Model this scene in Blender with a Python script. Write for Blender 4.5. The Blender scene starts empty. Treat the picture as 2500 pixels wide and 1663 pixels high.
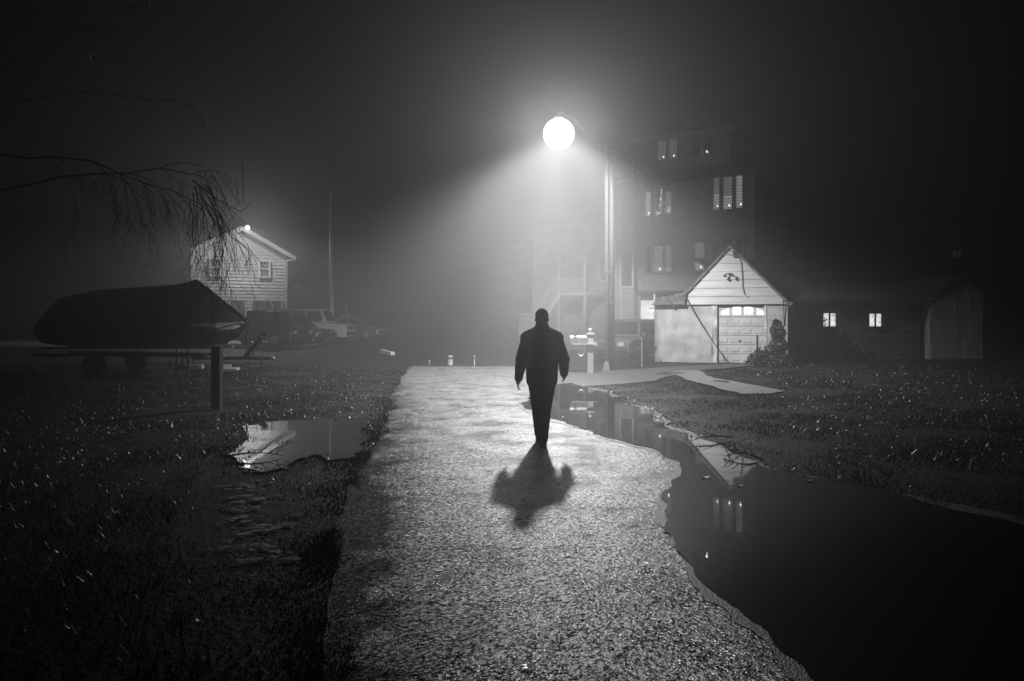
import bpy, math, random
import numpy as np
from mathutils import Vector, Matrix

random.seed(7)
RNG = np.random.default_rng(11)
C = bpy.context.scene.collection
sc = bpy.context.scene
R = math.radians

# ------------------------------------------------------------------ camera
F, HZ, EYE = 1800.0, 780.0, 1.63          # focal length and horizon row measured on the 2500 px wide photograph, eye height in metres
cam_d = bpy.data.cameras.new('camera')
cam_d.sensor_width = 36.0
cam_d.lens = F / 2500.0 * 36.0
cam_d.shift_y = -(831.5 - HZ) / 2500.0
cam_d.clip_start, cam_d.clip_end = 0.05, 800.0
cam = bpy.data.objects.new('camera', cam_d)
cam.location = (0, 0, EYE)
cam.rotation_euler = (R(90), 0, 0)
C.objects.link(cam)
sc.camera = cam

# ------------------------------------------------------------------ night sky
world = bpy.data.worlds.new('World')
sc.world = world
world.use_nodes = True
wb = world.node_tree.nodes['Background']
wb.inputs['Color'].default_value = (0.5, 0.5, 0.5, 1)
wb.inputs['Strength'].default_value = 0.0002

# ------------------------------------------------------------------ exposure and sampling
sc.view_settings.view_transform = 'Standard'
sc.view_settings.look = 'None'
sc.view_settings.gamma = 1.0
sc.view_settings.exposure = 0.0
sc.view_settings.use_curve_mapping = False
cy = sc.cycles
cy.max_bounces = 6
cy.diffuse_bounces = 2
cy.glossy_bounces = 3
cy.transmission_bounces = 4
cy.volume_bounces = 0
cy.transparent_max_bounces = 8
cy.sample_clamp_indirect = 3.0
cy.sample_clamp_direct = 2.5
cy.caustics_reflective = False
cy.caustics_refractive = False
cy.use_denoising = True
cy.denoiser = 'OPENIMAGEDENOISE'
cy.denoising_input_passes = 'RGB_ALBEDO_NORMAL'

# ------------------------------------------------------------------ the two outdoor lamps
LAMP = Vector((1.30, 20.5, 6.79))          # the street lamp's bulb
FLOOD = Vector((-15.54, 43.33, 7.05))       # floodlight on the gable of the house
def lamp_light(name, kind, loc, power, radius, aim=None, angle=None, blend=None):
    l = bpy.data.lights.new(name, kind)
    l.energy = power
    l.shadow_soft_size = radius
    l.color = (1, 1, 1)
    if kind == 'SPOT':
        l.spot_size = R(angle); l.spot_blend = blend
    o = bpy.data.objects.new(name, l)
    o.location = loc
    if aim is not None:
        o.rotation_euler = Vector(aim).to_track_quat('-Z', 'Y').to_euler()
    C.objects.link(o)
    return o
street = lamp_light('street_lamp_light', 'POINT', LAMP, 10800, 0.22)
# a street lamp's own light distribution: far along the road, little to the sides, none upwards
def distribution(l, lobes, up=0.0, ring=0.0):
    """lobes: (half width across, half width along, offset across, offset along, inner edge, outer edge, wing power, wing limit, weight, slant)
    measured on a plane one metre below the lamp"""
    l.use_nodes = True
    nt = l.node_tree; L = nt.links.new
    em = nt.nodes['Emission']
    tc = nt.nodes.new('ShaderNodeTexCoord'); sp = nt.nodes.new('ShaderNodeSeparateXYZ'); L(tc.outputs['Normal'], sp.inputs[0])
    def m(op, a, b=None, c=None):
        n = nt.nodes.new('ShaderNodeMath'); n.operation = op
        for i, v in enumerate((a, b, c)):
            if v is None: continue
            if isinstance(v, (int, float)): n.inputs[i].default_value = v
            else: L(v, n.inputs[i])
        return n.outputs[0]
    down = m('MAXIMUM', m('MULTIPLY', sp.outputs[2], -1.0), 0.004)
    u = m('DIVIDE', sp.outputs[0], down); v = m('DIVIDE', sp.outputs[1], down)
    rg = nt.nodes.new('ShaderNodeMapRange'); rg.interpolation_type = 'SMOOTHSTEP'     # a little light spills sideways past the rim
    rg.inputs['From Min'].default_value = -.02; rg.inputs['From Max'].default_value = .30
    rg.inputs['To Min'].default_value = ring; rg.inputs['To Max'].default_value = 0
    L(sp.outputs[2], rg.inputs['Value'])
    total = m('ADD', rg.outputs[0], up)
    for ax, ay, x0, y0, s0, s1, wing, wmax, k, sh in lobes:
        gx = m('DIVIDE', m('SUBTRACT', m('MULTIPLY_ADD', v, -sh, u), x0), ax); gy = m('DIVIDE', m('SUBTRACT', v, y0), ay)
        e = m('SQRT', m('ADD', m('MULTIPLY', gx, gx), m('MULTIPLY', gy, gy)))
        r = nt.nodes.new('ShaderNodeMapRange'); r.interpolation_type = 'SMOOTHSTEP'
        r.inputs['From Min'].default_value = s0; r.inputs['From Max'].default_value = s1
        r.inputs['To Min'].default_value = k; r.inputs['To Max'].default_value = 0
        L(e, r.inputs['Value'])
        w = m('MINIMUM', m('POWER', down, -wing), wmax)
        total = m('ADD', m('MULTIPLY', r.outputs[0], w), total)
    L(total, em.inputs['Strength'])
distribution(street.data, [(1.5,2.3,0,0,.10,1.12,1.1,6,.68,0), (.85,2.2,-.75,0,0,1.4,.9,6,.36,0), (.9,2.0,1.2,.2,0,1.1,.9,6,.5,0), (.42,3.2,-.1,0,.2,1.1,1.4,8,.36,0), (1.9,4.6,-1.1,3.2,.1,1.1,.8,4,.38,0), (2.2,1.6,2.6,.9,0,1.0,0,1,.22,0), (1.6,4.5,1.3,3.2,0,1.1,.8,4,.4,0)], .01, .045)
flood = lamp_light('floodlight_light', 'POINT', FLOOD, 2500, 0.12)
distribution(flood.data, [(6,6,0,0,0,1.5,0,1,.7,0)], .13, .12)

# ------------------------------------------------------------------ helpers
def P(px, py, Y):
    return Vector(((px - 1250.0) / F * Y, Y, EYE - (py - HZ) / F * Y))

def sstep(a, b, x):
    t = np.clip((x - a) / (b - a), 0, 1)
    return t * t * (3 - 2 * t)

def gh(x, y):
    """height of the terrain"""
    x = np.asarray(x, float); y = np.asarray(y, float)
    left = 0.45 * sstep(8, 42, y) * sstep(-2.5, -9, x)
    right = 0.17 * sstep(13, 24, y) * sstep(2.5, 6, x)
    return left + right

def GP(px, py):
    Y = EYE * F / max(py - HZ, 1)
    for _ in range(30):
        h = float(gh((px - 1250) / F * Y, Y))
        Y = 0.5 * Y + 0.5 * (EYE - h) * F / max(py - HZ, 1)
    X = (px - 1250) / F * Y
    return Vector((X, Y, float(gh(X, Y))))

class MB:
    def __init__(s):
        s.v = []; s.f = []
    def add(s, vs, fs):
        n = len(s.v)
        s.v += [tuple(v) for v in vs]
        s.f += [tuple(i + n for i in f) for f in fs]
        return s
    def box(s, x0, x1, y0, y1, z0, z1):
        return s.add([(x0,y0,z0),(x1,y0,z0),(x1,y1,z0),(x0,y1,z0),(x0,y0,z1),(x1,y0,z1),(x1,y1,z1),(x0,y1,z1)],
                     [(3,2,1,0),(4,5,6,7),(0,1,5,4),(1,2,6,5),(2,3,7,6),(3,0,4,7)])
    def bar(s, a, b, w, h, up=(0,0,1)):
        a = Vector(a); b = Vector(b); d = (b - a).normalized()
        u = Vector(up)
        if abs(d.dot(u)) > .98: u = Vector((0,1,0))
        sd = d.cross(u).normalized() * (w / 2); uu = sd.cross(d).normalized() * (h / 2)
        vs = [p + i * sd + j * uu for p in (a, b) for i, j in ((-1,-1),(1,-1),(1,1),(-1,1))]
        return s.add(vs, [(3,2,1,0),(4,5,6,7),(0,1,5,4),(1,2,6,5),(2,3,7,6),(3,0,4,7)])
    def tube(s, pts, r, n=8):
        pts = [Vector(p) for p in pts]
        rs = r if isinstance(r, (list, tuple)) else [r] * len(pts)
        m = len(pts); vs = []
        t0 = (pts[1] - pts[0]).normalized()
        ref = Vector((0,0,1)) if abs(t0.z) < .9 else Vector((1,0,0))
        a = t0.cross(ref).normalized()
        for i, p in enumerate(pts):
            t = (pts[min(i+1, m-1)] - pts[max(i-1, 0)]).normalized()
            a = (a - t * a.dot(t)).normalized(); b = t.cross(a)
            for k in range(n):
                th = 2 * math.pi * k / n
                vs.append(p + (a * math.cos(th) + b * math.sin(th)) * rs[i])
        fs = [(i*n+k, i*n+(k+1) % n, (i+1)*n+(k+1) % n, (i+1)*n+k) for i in range(m-1) for k in range(n)]
        fs.append(tuple(range(n))[::-1]); fs.append(tuple((m-1)*n+k for k in range(n)))
        return s.add(vs, fs)
    def lathe(s, prof, c=(0,0,0), n=16):
        vs = [(c[0]+r*math.cos(2*math.pi*k/n), c[1]+r*math.sin(2*math.pi*k/n), c[2]+z) for r, z in prof for k in range(n)]
        m = len(prof)
        fs = [(i*n+k, i*n+(k+1) % n, (i+1)*n+(k+1) % n, (i+1)*n+k) for i in range(m-1) for k in range(n)]
        fs.append(tuple(range(n))[::-1]); fs.append(tuple((m-1)*n+k for k in range(n)))
        return s.add(vs, fs)
    def ball(s, c, r, n=12, m=8, sq=(1,1,1)):
        prof = [(max(1e-4, math.sin(math.pi*i/m)), -math.cos(math.pi*i/m)) for i in range(m+1)]
        vs = [(c[0]+r*sq[0]*a*math.cos(2*math.pi*k/n), c[1]+r*sq[1]*a*math.sin(2*math.pi*k/n), c[2]+r*sq[2]*z) for a, z in prof for k in range(n)]
        fs = [(i*n+k, i*n+(k+1) % n, (i+1)*n+(k+1) % n, (i+1)*n+k) for i in range(m) for k in range(n)]
        return s.add(vs, fs)
    def prism(s, poly, y0, y1):
        """polygon in x,z (counter-clockwise seen from -y) extruded along y"""
        n = len(poly)
        vs = [(x, y0, z) for x, z in poly] + [(x, y1, z) for x, z in poly]
        fs = [tuple(range(n)), tuple(range(2*n-1, n-1, -1))]
        fs += [(i, i+n, (i+1) % n + n, (i+1) % n) for i in range(n)]
        return s.add(vs, fs)
    def loft(s, rings, closed=True, caps=True):
        n = len(rings[0]); m = len(rings)
        vs = [p for r in rings for p in r]
        e = n if closed else n - 1
        fs = [(i*n+k, i*n+(k+1) % n, (i+1)*n+(k+1) % n, (i+1)*n+k) for i in range(m-1) for k in range(e)]
        if caps and closed:
            fs.append(tuple(range(n))[::-1]); fs.append(tuple((m-1)*n+k for k in range(n)))
        return s.add(vs, fs)
    def build(s, name, mat, parent=None, smooth=False):
        me = bpy.data.meshes.new(name)
        me.from_pydata(s.v, [], s.f); me.update()
        o = bpy.data.objects.new(name, me)
        C.objects.link(o)
        if mat: me.materials.append(mat)
        if smooth:
            for p in me.polygons: p.use_smooth = True
        if parent is not None: o.parent = parent
        return o

def tag(o, label=None, cat=None, group=None, kind=None):
    for k, v in (('label', label), ('category', cat), ('group', group), ('kind', kind)):
        if v: o[k] = v
    return o

def thing(name, label, cat, loc=(0,0,0), rz=0.0, group=None):
    o = bpy.data.objects.new(name, None)
    o.location = loc; o.rotation_euler = (0, 0, rz)
    o.empty_display_size = 0.2
    C.objects.link(o)
    return tag(o, label, cat, group)

def copy_tree(o, parent=None):
    c = o.copy(); C.objects.link(c)
    if parent is not None: c.parent = parent
    for ch in list(o.children): copy_tree(ch, c)
    return c

def np_mesh(name, verts, nper, mat, attr=None):
    """mesh of many separate polygons of nper corners each"""
    nv = len(verts); nf = nv // nper
    me = bpy.data.meshes.new(name)
    me.vertices.add(nv); me.vertices.foreach_set('co', verts.astype(np.float32).ravel())
    me.loops.add(nv); me.loops.foreach_set('vertex_index', np.arange(nv, dtype=np.int32))
    me.polygons.add(nf); me.polygons.foreach_set('loop_start', np.arange(0, nv, nper, dtype=np.int32))
    me.update(calc_edges=True)
    me.materials.append(mat)
    o = bpy.data.objects.new(name, me); C.objects.link(o)
    return o

# ------------------------------------------------------------------ materials
def mat(name, val, rough=0.6, var=0.25, scale=6.0, bump=0.0, bscale=40.0, metal=0.0, spec=0.5, stretch=None):
    m = bpy.data.materials.new(name); m.use_nodes = True
    nt = m.node_tree; b = nt.nodes['Principled BSDF']
    b.inputs['Roughness'].default_value = rough
    b.inputs['Metallic'].default_value = metal
    b.inputs['Specular IOR Level'].default_value = spec
    tc = nt.nodes.new('ShaderNodeTexCoord')
    mp = nt.nodes.new('ShaderNodeMapping')
    nt.links.new(tc.outputs['Object'], mp.inputs['Vector'])
    if stretch: mp.inputs['Scale'].default_value = stretch
    n = nt.nodes.new('ShaderNodeTexNoise'); n.inputs['Scale'].default_value = scale; n.inputs['Detail'].default_value = 6
    nt.links.new(mp.outputs[0], n.inputs['Vector'])
    r = nt.nodes.new('ShaderNodeMapRange')
    r.inputs['From Min'].default_value = 0.3; r.inputs['From Max'].default_value = 0.7
    r.inputs['To Min'].default_value = val * (1 - var); r.inputs['To Max'].default_value = val * (1 + var)
    nt.links.new(n.outputs['Fac'], r.inputs['Value'])
    nt.links.new(r.outputs[0], b.inputs['Base Color'])
    if bump:
        n2 = nt.nodes.new('ShaderNodeTexNoise'); n2.inputs['Scale'].default_value = bscale; n2.inputs['Detail'].default_value = 4
        nt.links.new(mp.outputs[0], n2.inputs['Vector'])
        bp = nt.nodes.new('ShaderNodeBump'); bp.inputs['Strength'].default_value = bump; bp.inputs['Distance'].default_value = 0.02
        nt.links.new(n2.outputs['Fac'], bp.inputs['Height'])
        nt.links.new(bp.outputs[0], b.inputs['Normal'])
    return m

def emit(name, strength, tex=None, scale=8.0, lo=0.4, sample=False):
    m = bpy.data.materials.new(name); m.use_nodes = True
    nt = m.node_tree; nt.nodes.remove(nt.nodes['Principled BSDF'])
    e = nt.nodes.new('ShaderNodeEmission'); e.inputs['Strength'].default_value = strength
    nt.links.new(e.outputs[0], nt.nodes['Material Output'].inputs['Surface'])
    if tex:
        tc = nt.nodes.new('ShaderNodeTexCoord')
        if tex == 'noise':
            n = nt.nodes.new('ShaderNodeTexNoise'); n.inputs['Detail'].default_value = 3
        else:
            n = nt.nodes.new('ShaderNodeTexWave'); n.bands_direction = tex
        n.inputs['Scale'].default_value = scale
        nt.links.new(tc.outputs['Object'], n.inputs['Vector'])
        r = nt.nodes.new('ShaderNodeMapRange'); r.inputs['From Min'].default_value = .3; r.inputs['From Max'].default_value = .65
        r.inputs['To Min'].default_value = lo; r.inputs['To Max'].default_value = 1
        nt.links.new(n.outputs['Fac'], r.inputs['Value']); nt.links.new(r.outputs[0], e.inputs['Color'])
    if not sample: m.cycles.emission_sampling = 'NONE'
    return m

M = {}
M['white_paint'] = mat('white_paint', 0.62, 0.5, 0.12, 3)
M['trim'] = mat('white_trim', 0.7, 0.45, 0.08, 5)
M['siding'] = mat('pale_siding', 0.42, 0.5, 0.12, 4, 0.15, 30)
M['siding_dark'] = mat('weathered_siding', 0.3, 0.55, 0.25, 3, 0.2, 30)
M['stucco'] = mat('stucco', 0.24, 0.8, 0.35, 2.5, 0.6, 30)
M['gable_board'] = mat('gable_board', 0.27, 0.6, 0.2, 3, 0.3, 25, stretch=(.3, 1, 2))
M['garage_door'] = mat('garage_door', 0.3, 0.5, 0.15, 3, 0.1, 40)
M['peeling'] = mat('peeling_wood', 0.28, 0.7, 0.9, 9, 0.6, 30, stretch=(1, 1, .25))
M['mottled'] = mat('mottled_edge', 0.05, 0.8, 0.9, 7, 0.6, 30)
M['roof'] = mat('dark_shingle', 0.035, 0.8, 0.4, 8, 0.5, 25)
M['dark_wood'] = mat('dark_wood', 0.02, 0.85, 0.4, 6, 0.5, 30, spec=.25, stretch=(1, 1, .1))
M['pole_wood'] = mat('pole_wood', 0.035, 0.9, 0.4, 5, 0.6, 30, spec=.12, stretch=(3, 3, .15))
M['metal'] = mat('galvanised_metal', 0.45, 0.4, 0.2, 8, metal=0.7)
M['grey_plastic'] = mat('grey_conduit', 0.022, 0.6, 0.15, 6, spec=.2)
M['pale_metal'] = mat('pale_metal', 0.2, 0.35, 0.15, 6, metal=0.5)
M['dark_metal'] = mat('dark_metal', 0.03, 0.5, 0.3, 8, metal=0.3)
M['black'] = mat('black_rubber', 0.012, 0.7, 0.2, 8)
M['wire'] = mat('wire_insulation', 0.12, 0.4, 0.1, 8)
M['cable'] = mat('black_cable', 0.015, 0.6, 0.1, 8)
M['glass_dark'] = mat('dark_window_glass', 0.015, 0.06, 0.1, 2, spec=.5)
M['curtain'] = mat('curtain_behind_glass', 0.11, 0.25, 0.4, 9, stretch=(6, 1, .2))
M['car_light'] = mat('pale_car_paint', 0.55, 0.25, 0.08, 3)
M['car_dark'] = mat('dark_car_paint', 0.025, 0.25, 0.1, 3)
M['car_mid'] = mat('grey_car_paint', 0.07, 0.3, 0.1, 3)
M['chrome'] = mat('chrome_trim', 0.7, 0.2, 0.1, 3, metal=1)
M['lens'] = mat('headlight_lens', 0.3, 0.08, 0.05, 3)
M['tarp'] = mat('dark_tarpaulin', 0.022, 0.36, 0.3, 3, 0.8, 9)
M['hull'] = mat('dark_hull', 0.025, 0.3, 0.2, 3)
M['hull_pale'] = mat('pale_hull_stripe', 0.30, 0.3, 0.15, 3)
M['concrete'] = mat('concrete', 0.36, 0.75, 0.25, 6, 0.6, 60)
M['leaf'] = mat('evergreen_leaf', 0.018, 0.6, 0.5, 20)
M['bark'] = mat('bark', 0.05, 0.45, 0.4, 10, 0.6, 40)
M['twig'] = mat('wet_twig', 0.035, 0.32, 0.3, 12)
M['annex'] = mat('annex_boards', 0.09, 0.8, 0.5, 4, 0.4, 30)
M['shed'] = mat('weathered_boards', 0.22, 0.8, 0.85, 4, 0.6, 30, stretch=(7, 7, .35))
M['skin'] = mat('skin', 0.30, 0.5, 0.1, 12)
M['cloth'] = mat('black_cloth', 0.012, 0.85, 0.3, 14, 0.5, 90, spec=.2)
M['cloth2'] = mat('dark_trousers', 0.015, 0.85, 0.3, 14, 0.5, 90, spec=.2)
M['straw'] = mat('dry_leaf', 0.22, 0.35, 0.4, 30)
M['wet_leaf'] = mat('wet_dark_leaf', 0.02, 0.4, 0.3, 30)
M['bulb'] = emit('bulb_glow', 14)
M['fairy'] = emit('fairy_light_glow', 5)
M['fan_pane'] = emit('lit_garage_pane', 2.2, 'noise', 5, .75)
M['wing_pane'] = emit('lit_curtained_pane', 1.5, 'noise', 7, .45)
M['faint_pane'] = emit('faintly_lit_pane', 0.035, 'noise', 6, .1)
M['lit_blind'] = emit('lit_blind', .36, 'Z', 2.2, .5)
M['lit_curtain'] = emit('lit_curtain', .12, 'X', 1.6, .3)
M['blind'] = mat('window_blind', 0.5, 0.6, 0.1, 5)

# the street lamp's overexposed glow as a clear shining globe; bulb light passes
gm = bpy.data.materials.new('glowing_globe'); gm.use_nodes = True
nt = gm.node_tree; nt.nodes.remove(nt.nodes['Principled BSDF'])
e = nt.nodes.new('ShaderNodeEmission'); e.inputs['Strength'].default_value = 3.0
t = nt.nodes.new('ShaderNodeBsdfTransparent'); a = nt.nodes.new('ShaderNodeAddShader')
nt.links.new(e.outputs[0], a.inputs[0]); nt.links.new(t.outputs[0], a.inputs[1])
nt.links.new(a.outputs[0], nt.nodes['Material Output'].inputs['Surface'])
gm.cycles.emission_sampling = 'NONE'      # the bulb inside carries the light
M['globe'] = gm

def road_mat():
    m = bpy.data.materials.new('wet_chip_asphalt'); m.use_nodes = True
    nt = m.node_tree; b = nt.nodes['Principled BSDF']; L = nt.links.new
    g = nt.nodes.new('ShaderNodeNewGeometry')
    def tex(kind, scale, detail=None):
        n = nt.nodes.new(kind); n.inputs['Scale'].default_value = scale
        if detail: n.inputs['Detail'].default_value = detail
        L(g.outputs['Position'], n.inputs['Vector']); return n
    def rng(v, a, b_, c, d):
        r = nt.nodes.new('ShaderNodeMapRange'); r.inputs['From Min'].default_value = a; r.inputs['From Max'].default_value = b_
        r.inputs['To Min'].default_value = c; r.inputs['To Max'].default_value = d; L(v, r.inputs['Value']); return r.outputs[0]
    def mul(a_, b_, op='MULTIPLY'):
        n = nt.nodes.new('ShaderNodeMath'); n.operation = op; L(a_, n.inputs[0])
        if isinstance(b_, (int, float)): n.inputs[1].default_value = b_
        else: L(b_, n.inputs[1])
        return n.outputs[0]
    # slightly warped, turned coordinates so that the chips show no grid
    warp = tex('ShaderNodeTexNoise', 55, 2)
    mp = nt.nodes.new('ShaderNodeMapping'); mp.inputs['Rotation'].default_value = (0, 0, .63); L(g.outputs['Position'], mp.inputs['Vector'])
    wv = nt.nodes.new('ShaderNodeVectorMath'); wv.operation = 'MULTIPLY_ADD'
    L(warp.outputs['Color'], wv.inputs[0]); wv.inputs[1].default_value = (.022, .022, 0); L(mp.outputs[0], wv.inputs[2])
    v = tex('ShaderNodeTexVoronoi', 74); v2 = tex('ShaderNodeTexVoronoi', 29)
    for q in (v, v2):
        q.voronoi_dimensions = '2D'; L(wv.outputs[0], q.inputs['Vector'])
    sep = nt.nodes.new('ShaderNodeSeparateColor'); L(v.outputs['Color'], sep.inputs[0])
    ramp = nt.nodes.new('ShaderNodeValToRGB'); cr = ramp.color_ramp
    cr.elements[0].position = 0.0; cr.elements[0].color = (.015,.015,.015,1)
    cr.elements[1].position = 1.0; cr.elements[1].color = (.6,.6,.6,1)
    e1 = cr.elements.new(.45); e1.color = (.07,.07,.07,1)
    e2 = cr.elements.new(.78); e2.color = (.22,.22,.22,1)
    L(sep.outputs[0], ramp.inputs[0])
    gap = rng(v.outputs['Distance'], .35, .75, 1.0, .25)          # colour darkened in the crevices between the chips
    big = rng(tex('ShaderNodeTexNoise', .8, 6).outputs['Fac'], .3, .7, .78, 1.2)    # worn and stained patches
    mid = rng(tex('ShaderNodeTexNoise', 7, 5).outputs['Fac'], .25, .75, .8, 1.15)
    # soil over the road's left edge, with the lamp's fade-out there painted in
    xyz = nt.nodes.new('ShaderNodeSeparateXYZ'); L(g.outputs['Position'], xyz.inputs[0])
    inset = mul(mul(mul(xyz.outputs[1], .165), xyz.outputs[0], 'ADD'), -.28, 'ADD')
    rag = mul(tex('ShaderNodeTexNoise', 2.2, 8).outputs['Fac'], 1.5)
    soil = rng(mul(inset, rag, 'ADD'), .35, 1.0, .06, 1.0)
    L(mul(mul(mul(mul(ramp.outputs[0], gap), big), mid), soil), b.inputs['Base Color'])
    L(rng(tex('ShaderNodeTexNoise', 1.7, 4).outputs['Fac'], .35, .65, .24, .46), b.inputs['Roughness'])
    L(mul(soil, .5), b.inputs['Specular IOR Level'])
    # every chip lies at its own tilt
    def vec(op, a_, b_):
        n = nt.nodes.new('ShaderNodeVectorMath'); n.operation = op
        for i, q in enumerate((a_, b_)):
            if isinstance(q, tuple): n.inputs[i].default_value = q
            elif q is not None: L(q, n.inputs[i])
        return n.outputs[0]
    tilt = vec('MULTIPLY', vec('SUBTRACT', v.outputs['Color'], (.5, .5, .5)), (1.0, 1.0, .0))
    bp = nt.nodes.new('ShaderNodeBump'); bp.inputs['Strength'].default_value = .8; bp.inputs['Distance'].default_value = .006; bp.invert = True
    L(mul(mul(v2.outputs['Distance'], .25), v.outputs['Distance'], 'ADD'), bp.inputs['Height'])
    L(vec('NORMALIZE', vec('ADD', bp.outputs[0], tilt), None), b.inputs['Normal'])
    return m
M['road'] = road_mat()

def water_mat(name, rough=.015, base=.004, ripple=0.0):
    m = mat(name, base, rough, .3, 3, spec=.5)
    b = m.node_tree.nodes['Principled BSDF']; b.inputs['IOR'].default_value = 1.33
    if ripple:
        nt = m.node_tree
        g = nt.nodes.new('ShaderNodeNewGeometry')
        n = nt.nodes.new('ShaderNodeTexNoise'); n.inputs['Scale'].default_value = 14; n.inputs['Detail'].default_value = 3
        nt.links.new(g.outputs['Position'], n.inputs['Vector'])
        bp = nt.nodes.new('ShaderNodeBump'); bp.inputs['Strength'].default_value = ripple; bp.inputs['Distance'].default_value = .01
        nt.links.new(n.outputs['Fac'], bp.inputs['Height']); nt.links.new(bp.outputs[0], b.inputs['Normal'])
    return m
M['water'] = water_mat('puddle_water', ripple=.012)
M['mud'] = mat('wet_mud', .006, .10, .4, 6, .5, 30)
M['wet_edge'] = mat('wet_edge_silt', .008, .42, .8, 60, 1.0, 75)
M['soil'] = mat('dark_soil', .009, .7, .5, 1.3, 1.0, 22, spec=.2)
M['gravel'] = mat('gravel', .035, .7, .5, 40, 1.0, 60)
M['far_drive'] = mat('pale_gravel', .22, .7, .3, 2, .6, 40)
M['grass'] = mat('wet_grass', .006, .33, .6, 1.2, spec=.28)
M['path'] = mat('path_gravel', .10, .6, .45, 50, 1.0, 70)

# ------------------------------------------------------------------ ground, road, water
def jag(pts, amp, levels, seed=1):
    rnd = random.Random(seed); pts = [Vector((p[0], p[1])) for p in pts]
    for _ in range(levels):
        out = []
        for i, p in enumerate(pts):
            q = pts[(i+1) % len(pts)]; d = q - p
            n = Vector((-d.y, d.x))
            out += [p, (p+q)/2 + n * rnd.uniform(-amp, amp)]
        pts = out
    return pts

def sheet(name, pts, dz, m, label=None, kind='structure', follow=True):
    vs = [(p[0], p[1], (float(gh(p[0], p[1])) if follow else 0) + dz) for p in pts]
    mb = MB(); mb.add(vs, [tuple(range(len(vs)))])
    o = mb.build(name, m); tag(o, label, None, None, kind)
    if o.data.polygons[0].normal.z < 0: o.data.flip_normals()
    return o

def inpoly(pts, x, y):
    inside = np.zeros(x.shape, bool); n = len(pts)
    for i in range(n):
        x1, y1 = pts[i][0], pts[i][1]; x2, y2 = pts[(i+1) % n][0], pts[(i+1) % n][1]
        if y1 == y2: continue
        c = ((y1 > y) != (y2 > y)) & (x < (x2-x1)*(y-y1)/(y2-y1) + x1)
        inside ^= c
    return inside

# terrain
ys = np.concatenate([np.linspace(-10, 2, 7), np.linspace(2.3, 30, 110), np.linspace(31, 60, 30), np.linspace(64, 150, 16)])
xs = np.concatenate([np.linspace(-150, -24, 16), np.linspace(-23, 20, 150), np.linspace(21, 150, 16)])
gx, gy = np.meshgrid(xs, ys)
gz = gh(gx, gy)
off_road = sstep(.3, 2.0, np.maximum(-1.6 - .11*(gy-3) - gx, gx - 2.2))
gz = gz + off_road * (0.020*np.sin(gx*1.7+gy*.9) + .018*np.sin(gy*2.3-gx*.6) - .01) - .012
vs = np.stack([gx, gy, gz], -1).reshape(-1, 3)
nx_ = len(xs)
fs = [(j*nx_+i, j*nx_+i+1, (j+1)*nx_+i+1, (j+1)*nx_+i) for j in range(len(ys)-1) for i in range(nx_-1)]
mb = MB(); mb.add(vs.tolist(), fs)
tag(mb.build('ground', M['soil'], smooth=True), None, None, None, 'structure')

# road
left_px = [(985,918),(958,985),(930,1050),(880,1150),(838,1240),(818,1330),(800,1480),(790,1663)]
rl = [GP(*p) for p in left_px]
left_edge = [Vector((-3.55, 25.6)), Vector((-3.35, 23.6))] + [Vector((p.x, p.y)) for p in rl] + [Vector((-.75, 1.6)), Vector((-.65, -6))]
right_edge = [Vector((1.9, -6)), Vector((1.9, 3)), Vector((1.85, 9)), Vector((1.75, 14)), Vector((1.3, 18)), Vector((1.1, 21.5)), Vector((1.2, 25.4))]
road_pts = jag(left_edge + right_edge, .035, 5, 3)
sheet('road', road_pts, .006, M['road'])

# large puddle along the right side
big_px = [(1270,988),(1278,998),(1335,1020),(1400,1042),(1470,1068),(1540,1086),(1610,1106),(1655,1128),(1664,1150),(1640,1176),
          (1612,1222),(1625,1262),(1650,1330),(1695,1405),(1745,1452),(1800,1490),(1880,1560),(1950,1625),(2010,1690),
          (2150,1800),(3300,1800),(2950,1420),(2550,1300),(2200,1210),(2000,1172),(1860,1142),(1790,1112),(1700,1072),(1600,1020),
          (1540,990),(1480,960),(1430,945),(1395,936),(1350,941),(1330,950),(1300,955),(1310,965),(1288,975)]
bigp = jag([GP(*p) for p in big_px], .09, 5, 5)
sheet('puddle', bigp, .016, M['water'], follow=False)
def margin(pts, w, amp, seed):
    """outline pushed outwards by w"""
    pts = [Vector((p[0], p[1])) for p in pts]; n = len(pts)
    area = sum(pts[i].x*pts[(i+1) % n].y - pts[(i+1) % n].x*pts[i].y for i in range(n)); sg = 1 if area > 0 else -1
    out = []
    for i, p in enumerate(pts):
        d = (pts[(i+1) % n] - pts[i-1]).normalized(); out.append(p + Vector((d.y, -d.x))*sg*w*(.5+1.0*((i*37) % 10)/10))
    return jag(out, amp, 5, seed)
sheet('wet_margin', margin([GP(*p) for p in big_px], .07, .13, 41), .011, M['wet_edge'], follow=False)
# left puddle in the grass
lp_px = [(545,1112),(556,1070),(575,1045),(640,1034),(720,1028),(800,1024),(875,1023),(915,1034),(905,1062),(880,1096),(852,1122),
         (800,1128),(770,1112),(735,1122),(690,1146),(640,1156),(585,1146)]
leftp = jag([GP(*p) for p in lp_px], .14, 5, 9)
sheet('puddle', leftp, .016, M['water'], follow=False)
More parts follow.
